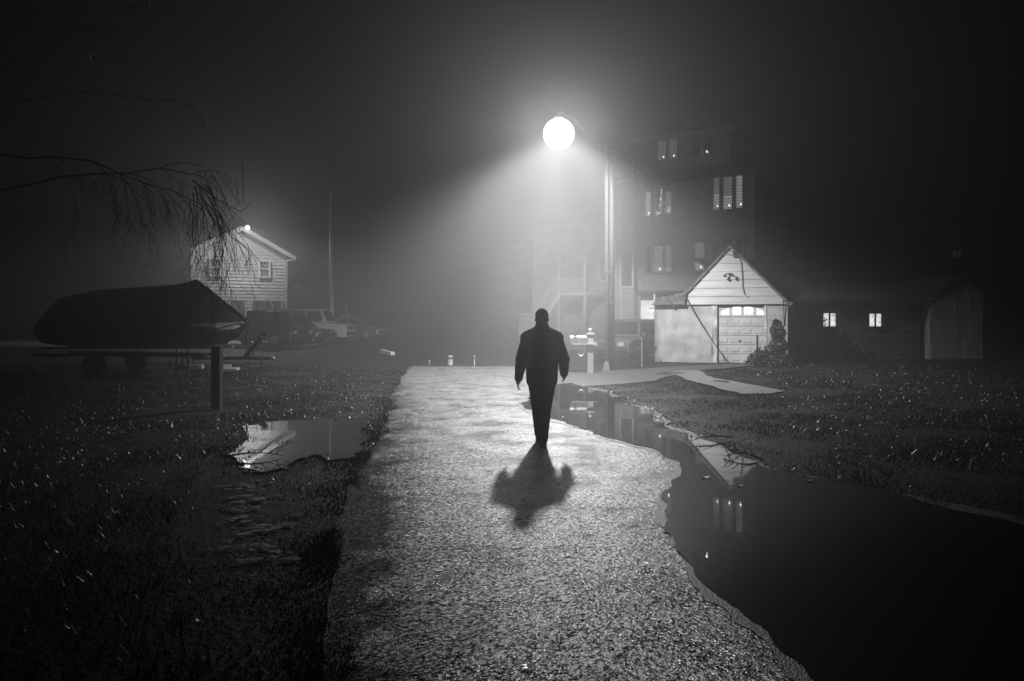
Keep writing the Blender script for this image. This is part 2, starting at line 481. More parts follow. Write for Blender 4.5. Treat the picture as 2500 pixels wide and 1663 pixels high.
# wet mud before it, with small pools
mud_px = [(520,1150),(600,1140),(720,1150),(850,1150),(870,1200),(800,1300),(740,1420),(500,1420),(430,1300),(470,1200)]
mudp = jag([GP(*p) for p in mud_px], .12, 4, 15)
mb = MB(); rm = random.Random(8)
for i in range(230):
    t = rm.random()**1.3
    c = GP(600 + rm.gauss(0, 26 + 30*t), 1150 + 230*t); q = (.006 + .03*rm.random()**3)
    n = 11; ph = rm.random()*6
    ring = [(c.x + 1.6*q*math.cos(a)*(1+.35*math.sin(2*a+ph)+.2*math.sin(5*a+ph*2)), c.y + q*math.sin(a)*(1+.3*math.cos(3*a+ph)), .010 + i*2e-5) for a in np.linspace(0, 2*math.pi, n+1)[:-1]]
    mb.add(ring, [tuple(range(n))])
tag(mb.build('mud_water', M['mud']), None, None, None, 'structure')
# drive, path, far drive
drive_px = [(1305,936),(1300,903),(1400,909),(1480,905),(1600,899),(1760,890),(1990,883),(1990,888),(1840,894),(1740,902),(1660,914),(1600,930),(1520,938),(1440,943)]
drivep = jag([GP(*p) for p in drive_px], .07, 4, 21)
sheet('driveway', drivep, .010, M['gravel'])
path_px = [(1634,914),(1652,906),(1700,905),(1722,912),(1745,924),(1800,934),(1860,945),(1918,956),(1880,962),(1812,963),(1760,951),(1715,938),(1668,926)]
pathp = jag([GP(*p) for p in path_px], .07, 4, 23)
sheet('footpath', pathp, .012, M['path'])
fd = [(-19.5, 33), (-9.5, 33), (-8.2, 35), (-8.0, 40), (-9, 46), (-30, 46), (-30, 33)]
far_drivep = jag(fd, .03, 3, 25)
far_drive_pts = far_drivep
# subdivided so that it follows the slope
mb = MB()
for j in range(14):
    y0, y1 = 33.2 + j*.9, 33.2 + (j+1)*.9
    for x0, x1 in ((-30,-24),(-24,-19),(-19,-14),(-14,-11.5),(-11.5,-9.2)):
        mb.add([(x, y, float(gh(x, y)) + .03) for x, y in ((x0,y0),(x1,y0),(x1,y1),(x0,y1))], [(0,1,2,3)])
tag(mb.build('parking_area', M['far_drive'], smooth=True), None, None, None, 'structure')

# dark cracks across the road
def crack(y, x0, x1, seed):
    rnd = random.Random(seed); pts = []; n = 40
    for i in range(n+1):
        pts.append((x0 + (x1-x0)*i/n, y + rnd.uniform(-.02, .02) + (.025*math.sin(i*.31+seed)+.012*math.sin(i*1.3))))
    mb = MB()
    vs = []
    for i, (x, yy) in enumerate(pts):
        w = rnd.uniform(.0, .009)*(.3+.7*abs(math.sin(i*.55+seed))); vs += [(x, yy-w, .0095), (x, yy+w, .0095)]
    mb.add(vs, [(2*i, 2*i+2, 2*i+3, 2*i+1) for i in range(n)])
    tag(mb.build('road_crack', M['soil']), None, None, None, 'structure')
crack(4.22, -.75, 1.05, 1); crack(6.35, .1, 1.25, 2); crack(5.25, -.9, .6, 3)

# ------------------------------------------------------------------ grass and litter
solid = [road_pts, bigp, leftp, drivep, pathp]
def lawn_points(n, x0, x1, y0, y1, power=1.0):
    u = RNG.random(n)
    y = y0 + (y1-y0) * u**power
    x = x0 + (x1-x0) * RNG.random(n)
    keep = np.abs(x) < y * .78 + .4
    x, y = x[keep], y[keep]
    bad = np.zeros(x.shape, bool)
    for p in solid: bad |= inpoly(p, x, y)
    return x[~bad], y[~bad]
def blades(name, n, x0, x1, y0, y1, hmin, hmax, width, power=1.0, extra=None):
    x, y = lawn_points(n, x0, x1, y0, y1, power)
    if extra is not None:
        x = np.concatenate([x, extra[0]]); y = np.concatenate([y, extra[1]])
    n = len(x)
    clump = .65 + .5*np.sin(x*2.1+1.3*np.sin(y*1.7))*np.sin(y*1.9+.7*np.sin(x*2.7)) + .25*np.sin(x*7.3)*np.sin(y*6.1)
    inmud = inpoly(mudp, x, y)
    for p in [mudp]: pass
    h = (hmin + (hmax-hmin)*RNG.random(n)) * np.clip(clump, .25, 1.3)
    h = np.where(inmud, h*.4, h)
    th = RNG.random(n)*2*math.pi; lean = RNG.random(n)*.9
    la = RNG.random(n)*2*math.pi
    w = width*(.6+.8*RNG.random(n))*(1+y*.02)
    z = gh(x, y) - .012 + np.where(np.abs(x) > 2.0, .004, 0)
    dx, dy = np.cos(th)*w/2, np.sin(th)*w/2
    v = np.zeros((n, 3, 3))
    v[:,0] = np.stack([x-dx, y-dy, z], -1); v[:,1] = np.stack([x+dx, y+dy, z], -1)
    v[:,2] = np.stack([x+np.cos(la)*lean*h, y+np.sin(la)*lean*h, z+h*(1-.25*lean)], -1)
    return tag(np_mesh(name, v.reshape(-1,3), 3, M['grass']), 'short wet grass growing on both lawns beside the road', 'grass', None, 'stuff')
# clumps on the islands of the left puddle
isl = []
for px, py, rx, ry, k in ((618,1068,60,12,900),(596,1104,42,5,420),(655,1102,36,5,380),(700,1085,30,4,120),(850,1122,40,4,300)):
    for _ in range(k):
        a = random.random()*2*math.pi; q = math.sqrt(random.random())
        p = GP(px+rx*q*math.cos(a), py+ry*q*math.sin(a)); isl.append((p.x, p.y))
# ragged verge along the road's left edge
for _ in range(15000):
    i = random.randrange(0, 9); a, b = left_edge[i], left_edge[i+1]; t = random.random()
    p = a.lerp(b, t); d = -abs(random.gauss(0, .22))
    isl.append((p.x + d + .05 + .10*max(0, math.sin(p.y*3.1)*math.sin(p.y*1.3)), p.y))
for rim in (bigp, leftp):
    for p, q in zip(rim, rim[1:] + rim[:1]):
        if p.y > 3 and (rim is leftp or p.x > 2.2):
            for _ in range(RNG.poisson(150*(q-p).length)):
                t = random.random(); isl.append((p.x+(q.x-p.x)*t+random.gauss(.02,.06), p.y+(q.y-p.y)*t+random.gauss(.02,.06)))
isl = np.array(isl)
blades('grass', 520000, -17, 15, 2.6, 24, .025, .075, .009, 1.15, (isl[:,0], isl[:,1]))
# fallen leaves and straws that glint
def litter(n, x0, x1, y0, y1, rims=()):
    x, y = lawn_points(n, x0, x1, y0, y1, 1.1)
    for rim in rims:                       # washed up along the water's edge
        for p, q in zip(rim, rim[1:] + rim[:1]):
            if p.y > 3 and (rim is leftp or p.x > 2.2 or p.y > 12):
                k = RNG.poisson(26*(q-p).length); t = RNG.random(k)
                x = np.concatenate([x, p.x+(q.x-p.x)*t+RNG.normal(.05,.10,k)]); y = np.concatenate([y, p.y+(q.y-p.y)*t+RNG.normal(.04,.10,k)])
    n = len(x)
    L = .006 + .022*RNG.random(n)**3; W = L*(.35+.5*RNG.random(n))
    th = RNG.random(n)*2*math.pi; tx, ty = RNG.normal(0,.35,n), RNG.normal(0,.35,n)
    z = gh(x, y) + .012 + .04*RNG.random(n)
    ux, uy = np.cos(th)*L, np.sin(th)*L; vx, vy = -np.sin(th)*W, np.cos(th)*W
    v = np.zeros((n,4,3))
    for k, (a, b) in enumerate(((-1,0),(0,-1),(1,0),(0,1))):
        px, py = a*ux+b*vx, a*uy+b*vy
        v[:,k] = np.stack([x+px, y+py, z+px*tx+py*ty], -1)
    return tag(np_mesh('fallen_leaves', v.reshape(-1,3), 4, M['straw']), 'small pale fallen leaves scattered over the wet lawns', 'leaves', None, 'stuff')
litter(2600, -14, 15, 2.8, 22, [bigp, leftp])

# single leaves
def leaf(px, py, size, m, label, dz=.02, rz=0.0):
    p = GP(px, py)
    mb = MB(); n = 9
    ring = [(math.cos(t)*size*(1+.25*math.cos(3*t)), math.sin(t)*size*.6*(1+.2*math.sin(5*t)), .25*size*math.cos(t)**2) for t in np.linspace(0,2*math.pi,n+1)[:-1]]
    mb.add([(0,0,0)] + ring, [(0, i+1, (i+1) % n + 1) for i in range(n)])
    mb.tube([(size,0,.2*size),(size*1.7,.05*size,.5*size)], size*.05, 5)
    o = mb.build('fallen_leaf', m); o.location = (p.x, p.y, dz); o.rotation_euler = (0, 0, rz)
    tag(o, label, 'leaf', 'single fallen leaves on road and puddle')
leaf(1387, 1360, .035, M['wet_leaf'], 'dark curled leaf lying on the bright road below the shadow of the person', .016)
leaf(1022, 1050, .035, M['wet_leaf'], 'small dark leaf near the left edge of the bright road', .016, 1.0)
leaf(1575, 1382, .025, M['wet_leaf'], 'tiny dark leaf on the road close to the big puddle', .016, .5)
leaf(1722, 1171, .045, M['straw'], 'pale leaf floating on the puddle left of the reflected gable tip', .022, .2)
leaf(1806, 1191, .035, M['straw'], 'pale leaf floating just below the reflected gable tip', .022, -.3)
leaf(1973, 1178, .05, M['straw'], 'pale straw leaf by the lawn edge of the big puddle', .022, -.6)
leaf(1285, 1635, .035, M['straw'], 'pale crushed leaf on the road at the bottom of the photo', .016, .1)

def branch_on_ground(px0, py0, px1, py1, label, seed):
    rnd = random.Random(seed)
    a, b = GP(px0, py0), GP(px1, py1); a.z = b.z = .03
    mb = MB(); pts = []
    d = (b-a); n = Vector((-d.y, d.x, 0))
    for i in range(9):
        t = i/8; pts.append(a + d*t + n*.05*math.sin(t*5+seed) + Vector((0,0,.05*math.sin(t*3.1))))
    mb.tube(pts, [.014*(1-.75*i/8) for i in range(9)], 6)
    for i in (2,3,5,6,7):
        s = rnd.choice((-1,1)); q = pts[i]; e = q + d*rnd.uniform(.15,.3) + n*s*rnd.uniform(.15,.3) + Vector((0,0,rnd.uniform(.02,.12)))
        mb.tube([q, (q+e)/2 + Vector((0,0,.02)), e], [.006,.004,.002], 5)
    o = mb.build('fallen_branch', M['twig'])
    tag(o, label, 'branch', 'branches lying in the puddles')
branch_on_ground(1780, 1072, 1680, 1090, 'thin dark branch lying in the puddle over the reflected garage wall', 1)
branch_on_ground(1862, 1128, 1768, 1120, 'bare twig at the lawn edge of the puddle over the reflected gable', 2)
branch_on_ground(545, 1122, 690, 1121, 'long dark twig lying in the glowing puddle on the left lawn', 3)

# ------------------------------------------------------------------ facades
class Facade:
    def __init__(s, px0, Y0, px1, Y1, zb):
        s.o = Vector(((px0-1250)/F*Y0, Y0)); e = Vector(((px1-1250)/F*Y1, Y1))
        d = e - s.o; s.len = d.length; s.u = d.normalized(); s.a = math.atan2(s.u.y, s.u.x); s.zb = zb
        s.loc = (s.o.x, s.o.y, zb)
    def s(s, px):
        k = (px-1250)/F
        return (k*s.o.y - s.o.x) / (s.u.x - k*s.u.y)
    def z(s, px, py):
        Y = s.o.y + s.s(px)*s.u.y
        return EYE - (py-HZ)/F*Y - s.zb
    def rect(s, x0, y0, x1, y1):
        m = (x0+x1)/2
        return s.s(x0), s.s(x1), s.z(m, y1), s.z(m, y0)

def frame(mb, x0, x1, z0, z1, t, y0, y1):
    """four butted bars around an opening"""
    mb.box(x0-t, x0, y0, y1, z0-t, z1+t); mb.box(x1, x1+t, y0, y1, z0-t, z1+t)
    mb.box(x0, x1, y0, y1, z1, z1+t); mb.box(x0, x1, y0, y1, z0-t, z0)

def siding_wall(mb, x0, x1, z0, z1, course, y=0.0, prof=.022, top=None):
    """lapped boards: a sawtooth face; top(z) gives the x range at height z for a gable"""
    n = max(1, round((z1-z0)/course)); c = (z1-z0)/n
    for i in range(n):
        a, b = z0+i*c, z0+(i+1)*c
        xa0, xa1 = top(a) if top else (x0, x1)
        xb0, xb1 = top(b) if top else (x0, x1)
        mb.add([(xa0,y-prof,a),(xa1,y-prof,a),(xb1,y,b),(xb0,y,b)], [(0,1,2,3)])
        mb.add([(xa0,y,a),(xa1,y,a),(xa1,y-prof,a),(xa0,y-prof,a)], [(0,1,2,3)])

# ------------------------------------------------------------------ house on the left with the floodlight
hf = Facade(466.5, 42.5, 700.5, 45.2, .40)
HW = hf.len
house = thing('white_house', 'pale sided two storey house with a floodlit gable', 'house', hf.loc, hf.a)
eave_z = hf.z(467, 615); apex_x = hf.s(590); apex_z = hf.z(590, 561)
DEP = 9.0
mb = MB()
siding_wall(mb, 0, HW, 0, eave_z, .2)
siding_wall(mb, 0, HW, eave_z, apex_z-.1, .2, top=lambda z: (apex_x*(z-eave_z)/(apex_z-eave_z), HW-(HW-apex_x)*(z-eave_z)/(apex_z-eave_z)))
mb.add([(0,0,0),(0,DEP,0),(0,DEP,eave_z),(0,0,eave_z)], [(0,1,2,3)])
mb.add([(HW,0,0),(HW,DEP,0),(HW,DEP,eave_z),(HW,0,eave_z)], [(3,2,1,0)])
mb.add([(0,DEP,0),(HW,DEP,0),(HW,DEP,eave_z),(apex_x,DEP,apex_z),(0,DEP,eave_z)], [(4,3,2,1,0)])
mb.build('wall', M['siding'], house)
mb = MB()
ov = .45
sl = (apex_z-eave_z)/apex_x; sr = (apex_z-eave_z)/(HW-apex_x)
for (xa, za, xb, zb_) in ((-.05, eave_z-.05*sl, apex_x, apex_z), (apex_x, apex_z, HW+ov, eave_z-ov*sr)):
    mb.add([(xa,-.35,za+.05),(xb,-.35,zb_+.05),(xb,DEP+.3,zb_+.05),(xa,DEP+.3,za+.05),(xa,-.35,za+.17),(xb,-.35,zb_+.17),(xb,DEP+.3,zb_+.17),(xa,DEP+.3,za+.17)],
           [(3,2,1,0),(4,5,6,7),(0,1,5,4),(1,2,6,5),(2,3,7,6),(3,0,4,7)])
mb.build('roof', M['roof'], house)
mb = MB()
mb.bar((-.05,-.375,eave_z-.05*sl+.06), (apex_x,-.375,apex_z+.06), .04, .24, up=(0,0,1))
mb.bar((apex_x,-.380,apex_z+.06), (HW+ov,-.380,eave_z-ov*sr+.06), .04, .24)
mb.box(HW, HW+ov, -.35, -.02, eave_z-ov*sr-.06, eave_z-ov*sr)
mb.build('rake_trim', M['trim'], house)
mb = MB(); mb.box(-.02, .10, -.045, -.03, 0, eave_z); mb.build('corner_trim', M['siding'], house); mb = MB(); mb.box(HW-.1, HW+.02, -.045, -.03, 0, eave_z-.1); mb.build('corner_trim', M['siding'], house)
for (a, b, c_, d) in ((512,632,539.5,674),(633,637,659,677)):
    x0, x1, z0, z1 = hf.rect(a, b, c_, d)
    w = MB(); frame(w, x0+.05, x1-.05, z0+.05, z1-.05, .07, -.08, -.02); w.box(x0+.05, x1-.05, -.06, -.03, (z0+z1)/2-.03, (z0+z1)/2+.03)
    wo = w.build('window', M['trim'], house)
    p = MB(); p.box(x0+.05, x1-.05, -.028, -.022, z0+.05, z1-.05); p.build('pane', M['curtain'], wo)
for (a, b, c_, d) in ((563,734,597,800),(616,735,686,778)):
    x0, x1, z0, z1 = hf.rect(a, b, c_, d)
    z0 = max(z0, .25)
    w = MB(); frame(w, x0, x1, z0, z1, .09, -.09, -.02)
    wo = w.build('window', M['siding'], house)
    p = MB(); p.box(x0, x1, -.028, -.022, z0, z1); p.build('pane', M['glass_dark'], wo)
# the open pale shutter of the right lower opening
x0, x1, z0, z1 = hf.rect(676, 738, 687, 782)
mb = MB(); mb.add([(x0,-.5,z0),(x1+.05,-.09,z0),(x1+.05,-.09,z1),(x1,-.12,z1),(x0,-.47,z0),(x1+.05,-.06,z0),(x1+.05,-.06,z1),(x1,-.09,z1)],
                  [(0,1,2,3),(7,6,5,4),(0,4,5,1),(1,5,6,2),(2,6,7,3),(3,7,4,0)])
mb.build('shutter', M['trim'], house)
fl = thing('floodlight', 'bright floodlight on the roof peak of the pale house', 'lamp', FLOOD)
mb = MB(); mb.tube([(0,.75,-.35),(0,.2,.1),(0,.14,.02)], .02, 6); mb.build('arm', M['metal'], fl)
mb = MB(); mb.lathe([(.03,.12),(.07,.10),(.13,-.02)], (0,0.03,.05), 14); mb.build('hood', M['dark_metal'], fl)
mb = MB(); mb.ball((0,0,0), .13, 14, 10); mb.build('lens', M['globe'], fl, True)

# smaller dark building behind, right of it
g2 = Facade(690, 50, 800, 52, .4)
hut = thing('outbuilding', 'small dark gabled outbuilding behind the parked cars', 'building', g2.loc, g2.a)
ax, az = g2.s(734), g2.z(734, 696); ez = g2.z(793, 720); W2 = g2.s(793)
ze0 = az - (az-ez)*(ax)/(W2-ax)
mb = MB(); mb.prism([(0,0),(W2-.3,0),(W2-.3,ez),(ax,az-.1),(0,ze0)], 0, 6); mb.build('wall', M['roof'], hut)
mb = MB(); mb.bar((-.2,-.2,ze0), (ax,-.2,az), .5, .12); mb.bar((ax,-.21,az), (W2,-.21,ez), .5, .12); mb.build('roof', M['siding_dark'], hut)

# ------------------------------------------------------------------ tall building on the right
tf = Facade(1500, 37.5, 1860, 33.73, 0.0)
tall = thing('tall_house', 'tall four storey sided house with candles in its windows', 'house', tf.loc, tf.a)
TW = tf.len
DT = 8.0
# main block, three storeys, and the set-back fourth
xs0 = tf.s(1558); xm1 = tf.s(1842); zmid = tf.z(1650, 428); zt = tf.z(1650, 340)
mb = MB()
siding_wall(mb, xs0, xm1, 0, zmid, .17)
mb.box(xs0, xm1, .03, DT, 0, zmid-.02)
mb.build('wall', M['siding_dark'], tall)
xt0, xt1 = tf.s(1566), tf.s(1782)
mb = MB()
siding_wall(mb, xt0, xt1, zmid, zt, .17)
mb.box(xt0, xt1, .03, DT, zmid, zt-.02)
mb.build('upper_wall', M['siding_dark'], tall)
mb = MB()
mb.add([(xs0-.15,-.75,zmid-.25),(xm1+.2,-.75,zmid-.25),(xt1,-.03,zmid+.28),(xt0,-.03,zmid+.28),(xs0-.15,-.75,zmid-.33),(xm1+.2,-.75,zmid-.33),(xm1+.2,-.03,zmid-.33),(xs0-.15,-.03,zmid-.33)],
       [(0,1,2,3),(4,7,6,5),(0,4,5,1),(1,5,6,2),(3,2,6,7),(0,3,7,4)])
mb.build('skirt_roof', M['roof'], tall)
mb = MB()
mb.box(xt0-.35, xt1+.35, -.45, DT+.3, zt, zt+.14)
mb.prism([(xt0-.35,zt+.14),(xt1+.35,zt+.14),(xt1-1.2,zt+.75),(xt0+1.2,zt+.75)], -.3, DT)
mb.build('roof', M['roof'], tall)
mb = MB(); mb.box(xt0-.38, xt1+.38, -.50, -.46, zt-.06, zt+.16); mb.build('fascia', M['siding'], tall)
# small gabled dormer at the left of the roof
xd0, xd1 = tf.s(1541), tf.s(1576); zd = tf.z(1557, 307)
mb = MB(); mb.prism([(xd0+.1,zt-.1),(xd1-.1,zt-.1),(xd1-.1,zt+.2),((xd0+xd1)/2,zd-.1),(xd0+.1,zt+.2)], -.42, 1.5); dm = mb.build('dormer', M['siding_dark'], tall)
mb = MB(); mb.bar((xd0-.1,-.5,zt+.06),((xd0+xd1)/2,-.5,zd),.25,.08); mb.bar((xd1+.1,-.51,zt+.06),((xd0+xd1)/2,-.51,zd),.25,.08); mb.build('dormer_roof', M['siding'], dm)
# projecting bay at the left, its clapboards catching the lamp
xb0, xb1, xb2 = tf.s(1500), tf.s(1529), tf.s(1557)
zb1 = tf.z(1528, 452)
mb = MB(); siding_wall(mb, xb0, xb1-.03, 0, zb1, .30, -.62, .06); siding_wall(mb, xb1+.03, xb2, 0, tf.z(1545,452), .30, -.55, .06)
mb.box(xb0, xb2, -.5, 2.5, 0, zb1-.02)
mb.build('bay_wall', M['siding'], tall)
mb = MB(); mb.box(xb0-.15, xb2+.1, -.85, 2.6, zb1, zb1+.13); mb.build('bay_ledge', M['trim'], tall)
mb = MB(); mb.box(xb1-.03, xb1+.03, -.66, -.5, 0, zb1-.01); mb.build('corner_trim', M['trim'], tall)
mb = MB(); mb.box(xb0+.2, xb2-.1, -.3, 2.4, zb1+.13, tf.z(1528,350)); mb.build('bay_tower', M['siding_dark'], tall)
# low wing behind the pole
wl = tf.s(1290)
mb = MB(); siding_wall(mb, wl, xb0-.02, 0, tf.z(1400,575), .17, .5); mb.box(wl, xb0-.02, .55, 7, 0, tf.z(1400,575)-.02); mb.build('wing_wall', M['siding_dark'], tall)
mb = MB(); zz = tf.z(1400,575); mb.prism([(wl-.3,zz),(xb0-.03,zz),(xb0-.03,zz+.7),(wl+1,zz+.7)], .2, 7.2); mb.build('wing_roof', M['roof'], tall)
# windows
def slats(mb, x0, x1, z0, z1, y, c=.075):
    n = int((z1-z0)/c)
    for i in range(n):
        z = z0 + (i+.5)*c
        mb.add([(x0,y-.012,z-.022),(x1,y-.012,z-.022),(x1,y+.03,z+.03),(x0,y+.03,z+.03)], [(0,1,2,3)])
def tall_window(r, backing, blind=None, candle=None, t=.07, y=-.02, power=1.0, glass=False):
    x0, x1, z0, z1 = tf.rect(*r)
    d = .10
    w = MB(); frame(w, x0, x1, z0, z1, t, y-.20, y)
    wo = w.build('window', M['siding_dark'], tall)
    p = MB(); p.add([(x0,y-.035,z0),(x1,y-.035,z0),(x1,y-.035,z1),(x0,y-.035,z1)], [(0,1,2,3)])
    p.build('pane', M[backing], wo)
    if blind:
        b = MB(); slats(b, x0+.01, x1-.01, z0+(z1-z0)*blind, z1, y-.085); b.build('blind', M['blind'], wo)
    if candle:
        cx, cz = tf.s(candle[0]), tf.z(*candle)
        cb = MB(); cb.lathe([(.03,0),(.03,.01),(.012,.015),(.012,max(.03,cz-z0-.04))], (cx, y-.16, z0+.002), 8)
        co = cb.build('candle', M['trim'], wo)
        f = MB(); f.ball((cx, y-.16, cz), .038, 8, 6, (1,1,1.4)); f.build('candle_flame', M['bulb'], co)
tall_window((1578,470,1592,529),'lit_blind',None,(1587,522))
tall_window((1627,470,1642,523),'lit_blind',.35,(1636,515))
tall_window((1744,430,1759,513),'lit_blind',.45,(1754,505))
tall_window((1768,428,1790,512),'lit_blind',.40,(1783,503))
tall_window((1799,425,1815,509),'lit_blind',None,(1811,500))
tall_window((1610,338,1630,393),'lit_curtain',None,(1623,385))
tall_window((1634,336,1655,390),'lit_curtain',None,(1648,382))
tall_window((1689,332,1712,382),'glass_dark')
tall_window((1718,330,1745,380),'glass_dark',None,(1728,372))
tall_window((1580,600,1594,665),'glass_dark')
tall_window((1599,603,1621,664),'lit_blind',.18,(1614,657))
tall_window((1627,602,1642,663),'lit_blind',.1)
tall_window((1699,593,1722,661),'lit_blind',.3,(1714,653))
tall_window((1744,594,1760,655),'curtain')
tall_window((1766,585,1790,655),'glass_dark')
tall_window((1798,582,1816,652),'glass_dark')
# window with the small lit tree
x0, x1, z0, z1 = tf.rect(1603,458,1621,527)
w = MB(); frame(w, x0, x1, z0, z1, .07, -.22, -.02); wo = w.build('window', M['siding_dark'], tall)
p = MB(); p.box(x0, x1, -.055, -.05, z0, z1); p.build('pane', M['glass_dark'], wo)
fx = thing('fairy_light_tree', 'little tree of fairy lights shining in the middle window of the tall house', 'lights', tf.loc, tf.a)
mb = MB(); mb.tube([(x0+.3,-.12,z0),(x0+.3,-.12,z1-.1)], [.03,.01], 6); mb.build('stem', M['leaf'], fx)
mb = MB()
for i in range(80):
    t = random.random()**1.6; z = z0 + .05 + (z1-z0-.15)*t; r = .30*(1-t)**1.3
    mb.ball((x0+.3+random.uniform(-r, r*.3), -.12-random.random()*.05, z), .011, 5, 4)
tag(mb.build('fairy_lights', M['fairy'], fx), None, None, None, 'stuff')
# doors and framed openings in the lower left
def framed(r, y, name, m='siding_dark', t=.08):
    x0, x1, z0, z1 = tf.rect(*r)
    w = MB(); frame(w, x0, x1, z0, z1, t, y-.10, y); wo = w.build(name, M['trim'], tall)
    p = MB(); p.box(x0, x1, y-.04, y-.03, z0, z1); p.build('pane', M[m], wo)
framed((1458,622,1484,682), .48, 'window', 'curtain')
framed((1530,617,1556,700), -.62, 'door', 'curtain')
x0, x1, z0, z1 = tf.rect(1366,585,1384,600)

# porch with stairs in front of the wing
pf = Facade(1365, 36.3, 1428, 35.6, 0.0)
porch = thing('porch', 'raised wooden porch with pickets and steps behind the mailbox', 'porch', pf.loc, pf.a)
PW = pf.len; zd = pf.z(1395, 714); zr = pf.z(1395, 680); ztop = pf.z(1395, 625)
mb = MB()
for x in (0, PW): mb.box(x-.06, x+.06, -.06, .06, 0, ztop)
mb.build('post', M['siding_dark'], porch)
mb = MB(); mb.box(-.3, PW+.2, -.12, .12, ztop, ztop+.16); mb.build('beam', M['siding_dark'], porch)
mb = MB(); mb.box(-.1, PW+.1, -.1, 2.4, zd-.14, zd); mb.build('deck', M['siding'], porch)
mb = MB()
mb.box(.06, PW-.06, -.04, .04, zr-.05, zr); mb.box(.06, PW-.06, -.03, .03, zd+.08, zd+.13)
for i in range(13):
    x = .12 + (PW-.24)*i/12; mb.box(x-.018, x+.018, -.018, .018, zd+.13, zr-.05)
mb.build('railing', M['siding_dark'], porch)
sx = pf.s(1308) ; zl = pf.z(1290, 806)
mb = MB(); n = 9
for i in range(n):
    t = (i+.5)/n; x = sx*t; z = zd + (zl-zd)*t
    mb.box(x-abs(sx)/n/2, x+abs(sx)/n/2, -.05, .95, z-.05, z)
mb.bar((0,-.08,zd-.15),(sx,-.08,zl-.15),.05,.25); mb.build('stairs', M['siding'], porch)
mb = MB()
mb.bar((0,-.1,zd+.9),(sx,-.1,zl+.9),.06,.06)
for i in range(15):
    t = (i+.5)/15; mb.box(sx*t-.018, sx*t+.018, -.118, -.082, zd+(zl-zd)*t-.1, zd+(zl-zd)*t+.88)
mb.build('stair_railing', M['siding_dark'], porch)
lx0, lx1 = pf.s(1268), sx-.02
mb = MB(); mb.box(lx0, lx1, -.1, 1.1, zl-.26, zl-.02); mb.build('landing', M['siding_dark'], porch)
mb = MB(); zlr = zl+.85
mb.box(lx0, lx1, -.04, .02, zlr-.06, zlr)
for i in range(11):
    x = lx0+.03+(lx1-lx0-.06)*i/10; mb.box(x-.018, x+.018, -.03, .01, zl-.02, zlr-.06)
mb.build('landing_railing', M['siding_dark'], porch)
mb = MB()
for x in (lx0+.06, lx1-.06):
    mb = MB(); mb.box(x-.05, x+.05, 0, .1, 0, zl-.26); mb.build('landing_post', M['siding'], porch)

# ------------------------------------------------------------------ garage with the gable
gf = Facade(1598, 25.6, 1923, 24.1, .16)
gar = thing('garage', 'old pale gabled garage with fan windows over its door', 'garage', gf.loc, gf.a)
GW = gf.len; S, Z = gf.s, gf.z
ge = Z(1788, 744); ga_x, ga_z = S(1782), Z(1782, 602)
xl, xr = S(1649), S(1928)
lean_z = Z(1599, 741); lt_x, lt_z = S(1677), Z(1677, 713)
D0, D1, DZ = S(1751), S(1867), Z(1808, 748)
mb = MB()
mb.box(0, D0-.2, 0, .25, 0, ge); mb.box(D1+.06, GW, 0, .25, 0, ge); mb.box(D0-.2, D1+.06, 0, .25, DZ+.02, ge)
mb.box(0, .25, .25, 5, 0, ge); mb.box(GW-.25, GW, .25, 5, 0, ge); mb.box(.25, GW-.25, 4.8, 5, 0, ge)
mb.build('wall', M['stucco'], gar)
# gable of wide boards, slightly proud of the wall
mb = MB(); ng = 7
def gx_at(z):
    t = (z-ge)/(ga_z-ge); return xl+(ga_x-xl)*t, xr-(xr-ga_x)*t
for i in range(ng):
    a = ge+.01 + (ga_z-ge-.03)*i/ng; b = ge+.01 + (ga_z-ge-.03)*(i+1)/ng - .009
    a0, a1 = gx_at(a); b0, b1 = gx_at(b)
    mb.add([(a0,-.078,a),(a1,-.078,a),(b1,-.06,b),(b0,-.06,b),(a0,0,a),(a1,0,a),(b1,0,b),(b0,0,b)], [(0,1,2,3),(0,4,5,1),(3,2,6,7),(1,5,6,2),(0,3,7,4)])
mb.add([(xl,-.01,ge),(xr,-.01,ge),(ga_x,-.01,ga_z)], [(0,1,2)])
mb.build('gable', M['gable_board'], gar)
mb = MB()
sL = (ga_z-ge)/(ga_x-xl); sR = (ga_z-ge)/(xr-ga_x)
for (xa, za, xb, zb_) in ((xl-.08, ge-.08*sL, ga_x, ga_z), (ga_x, ga_z, xr+.08, ge-.08*sR)):
    mb.add([(xa,-.13,za+.02),(xb,-.13,zb_+.02),(xb,5.2,zb_+.02),(xa,5.2,za+.02),(xa,-.13,za+.06),(xb,-.13,zb_+.06),(xb,5.2,zb_+.06),(xa,5.2,za+.06)],
           [(3,2,1,0),(4,5,6,7),(0,1,5,4),(1,2,6,5),(2,3,7,6),(3,0,4,7)])
mb.build('roof', M['roof'], gar)
mb = MB()
mb.bar((xl-.06,-.125,ge-.06*sL), (ga_x,-.125,ga_z), .03, .07); mb.bar((ga_x,-.128,ga_z), (xr+.06,-.128,ge-.06*sR), .03, .07)
mb.box(xr-.12, xr+.09, -.17, -.1, ge-.03, ge+.08)
mb.build('rake_trim', M['mottled'], gar)
# side lean-to roof at the left
mb = MB()
q = [(-.06,lean_z),(.15,lean_z+.16),(lt_x,lt_z)]
mb.add([(-.06,-.2,lean_z-.06),(lt_x-.05,-.2,ge+.02),(lt_x,-.2,lt_z),(.12,-.2,lean_z+.17),(-.06,5.1,lean_z-.06),(lt_x-.05,5.1,ge+.02),(lt_x,5.1,lt_z),(.12,5.1,lean_z+.17)],
       [(0,1,2,3),(7,6,5,4),(0,4,5,1),(1,5,6,2),(2,6,7,3),(3,7,4,0)])
mb.build('lean_to_roof', M['mottled'], gar)
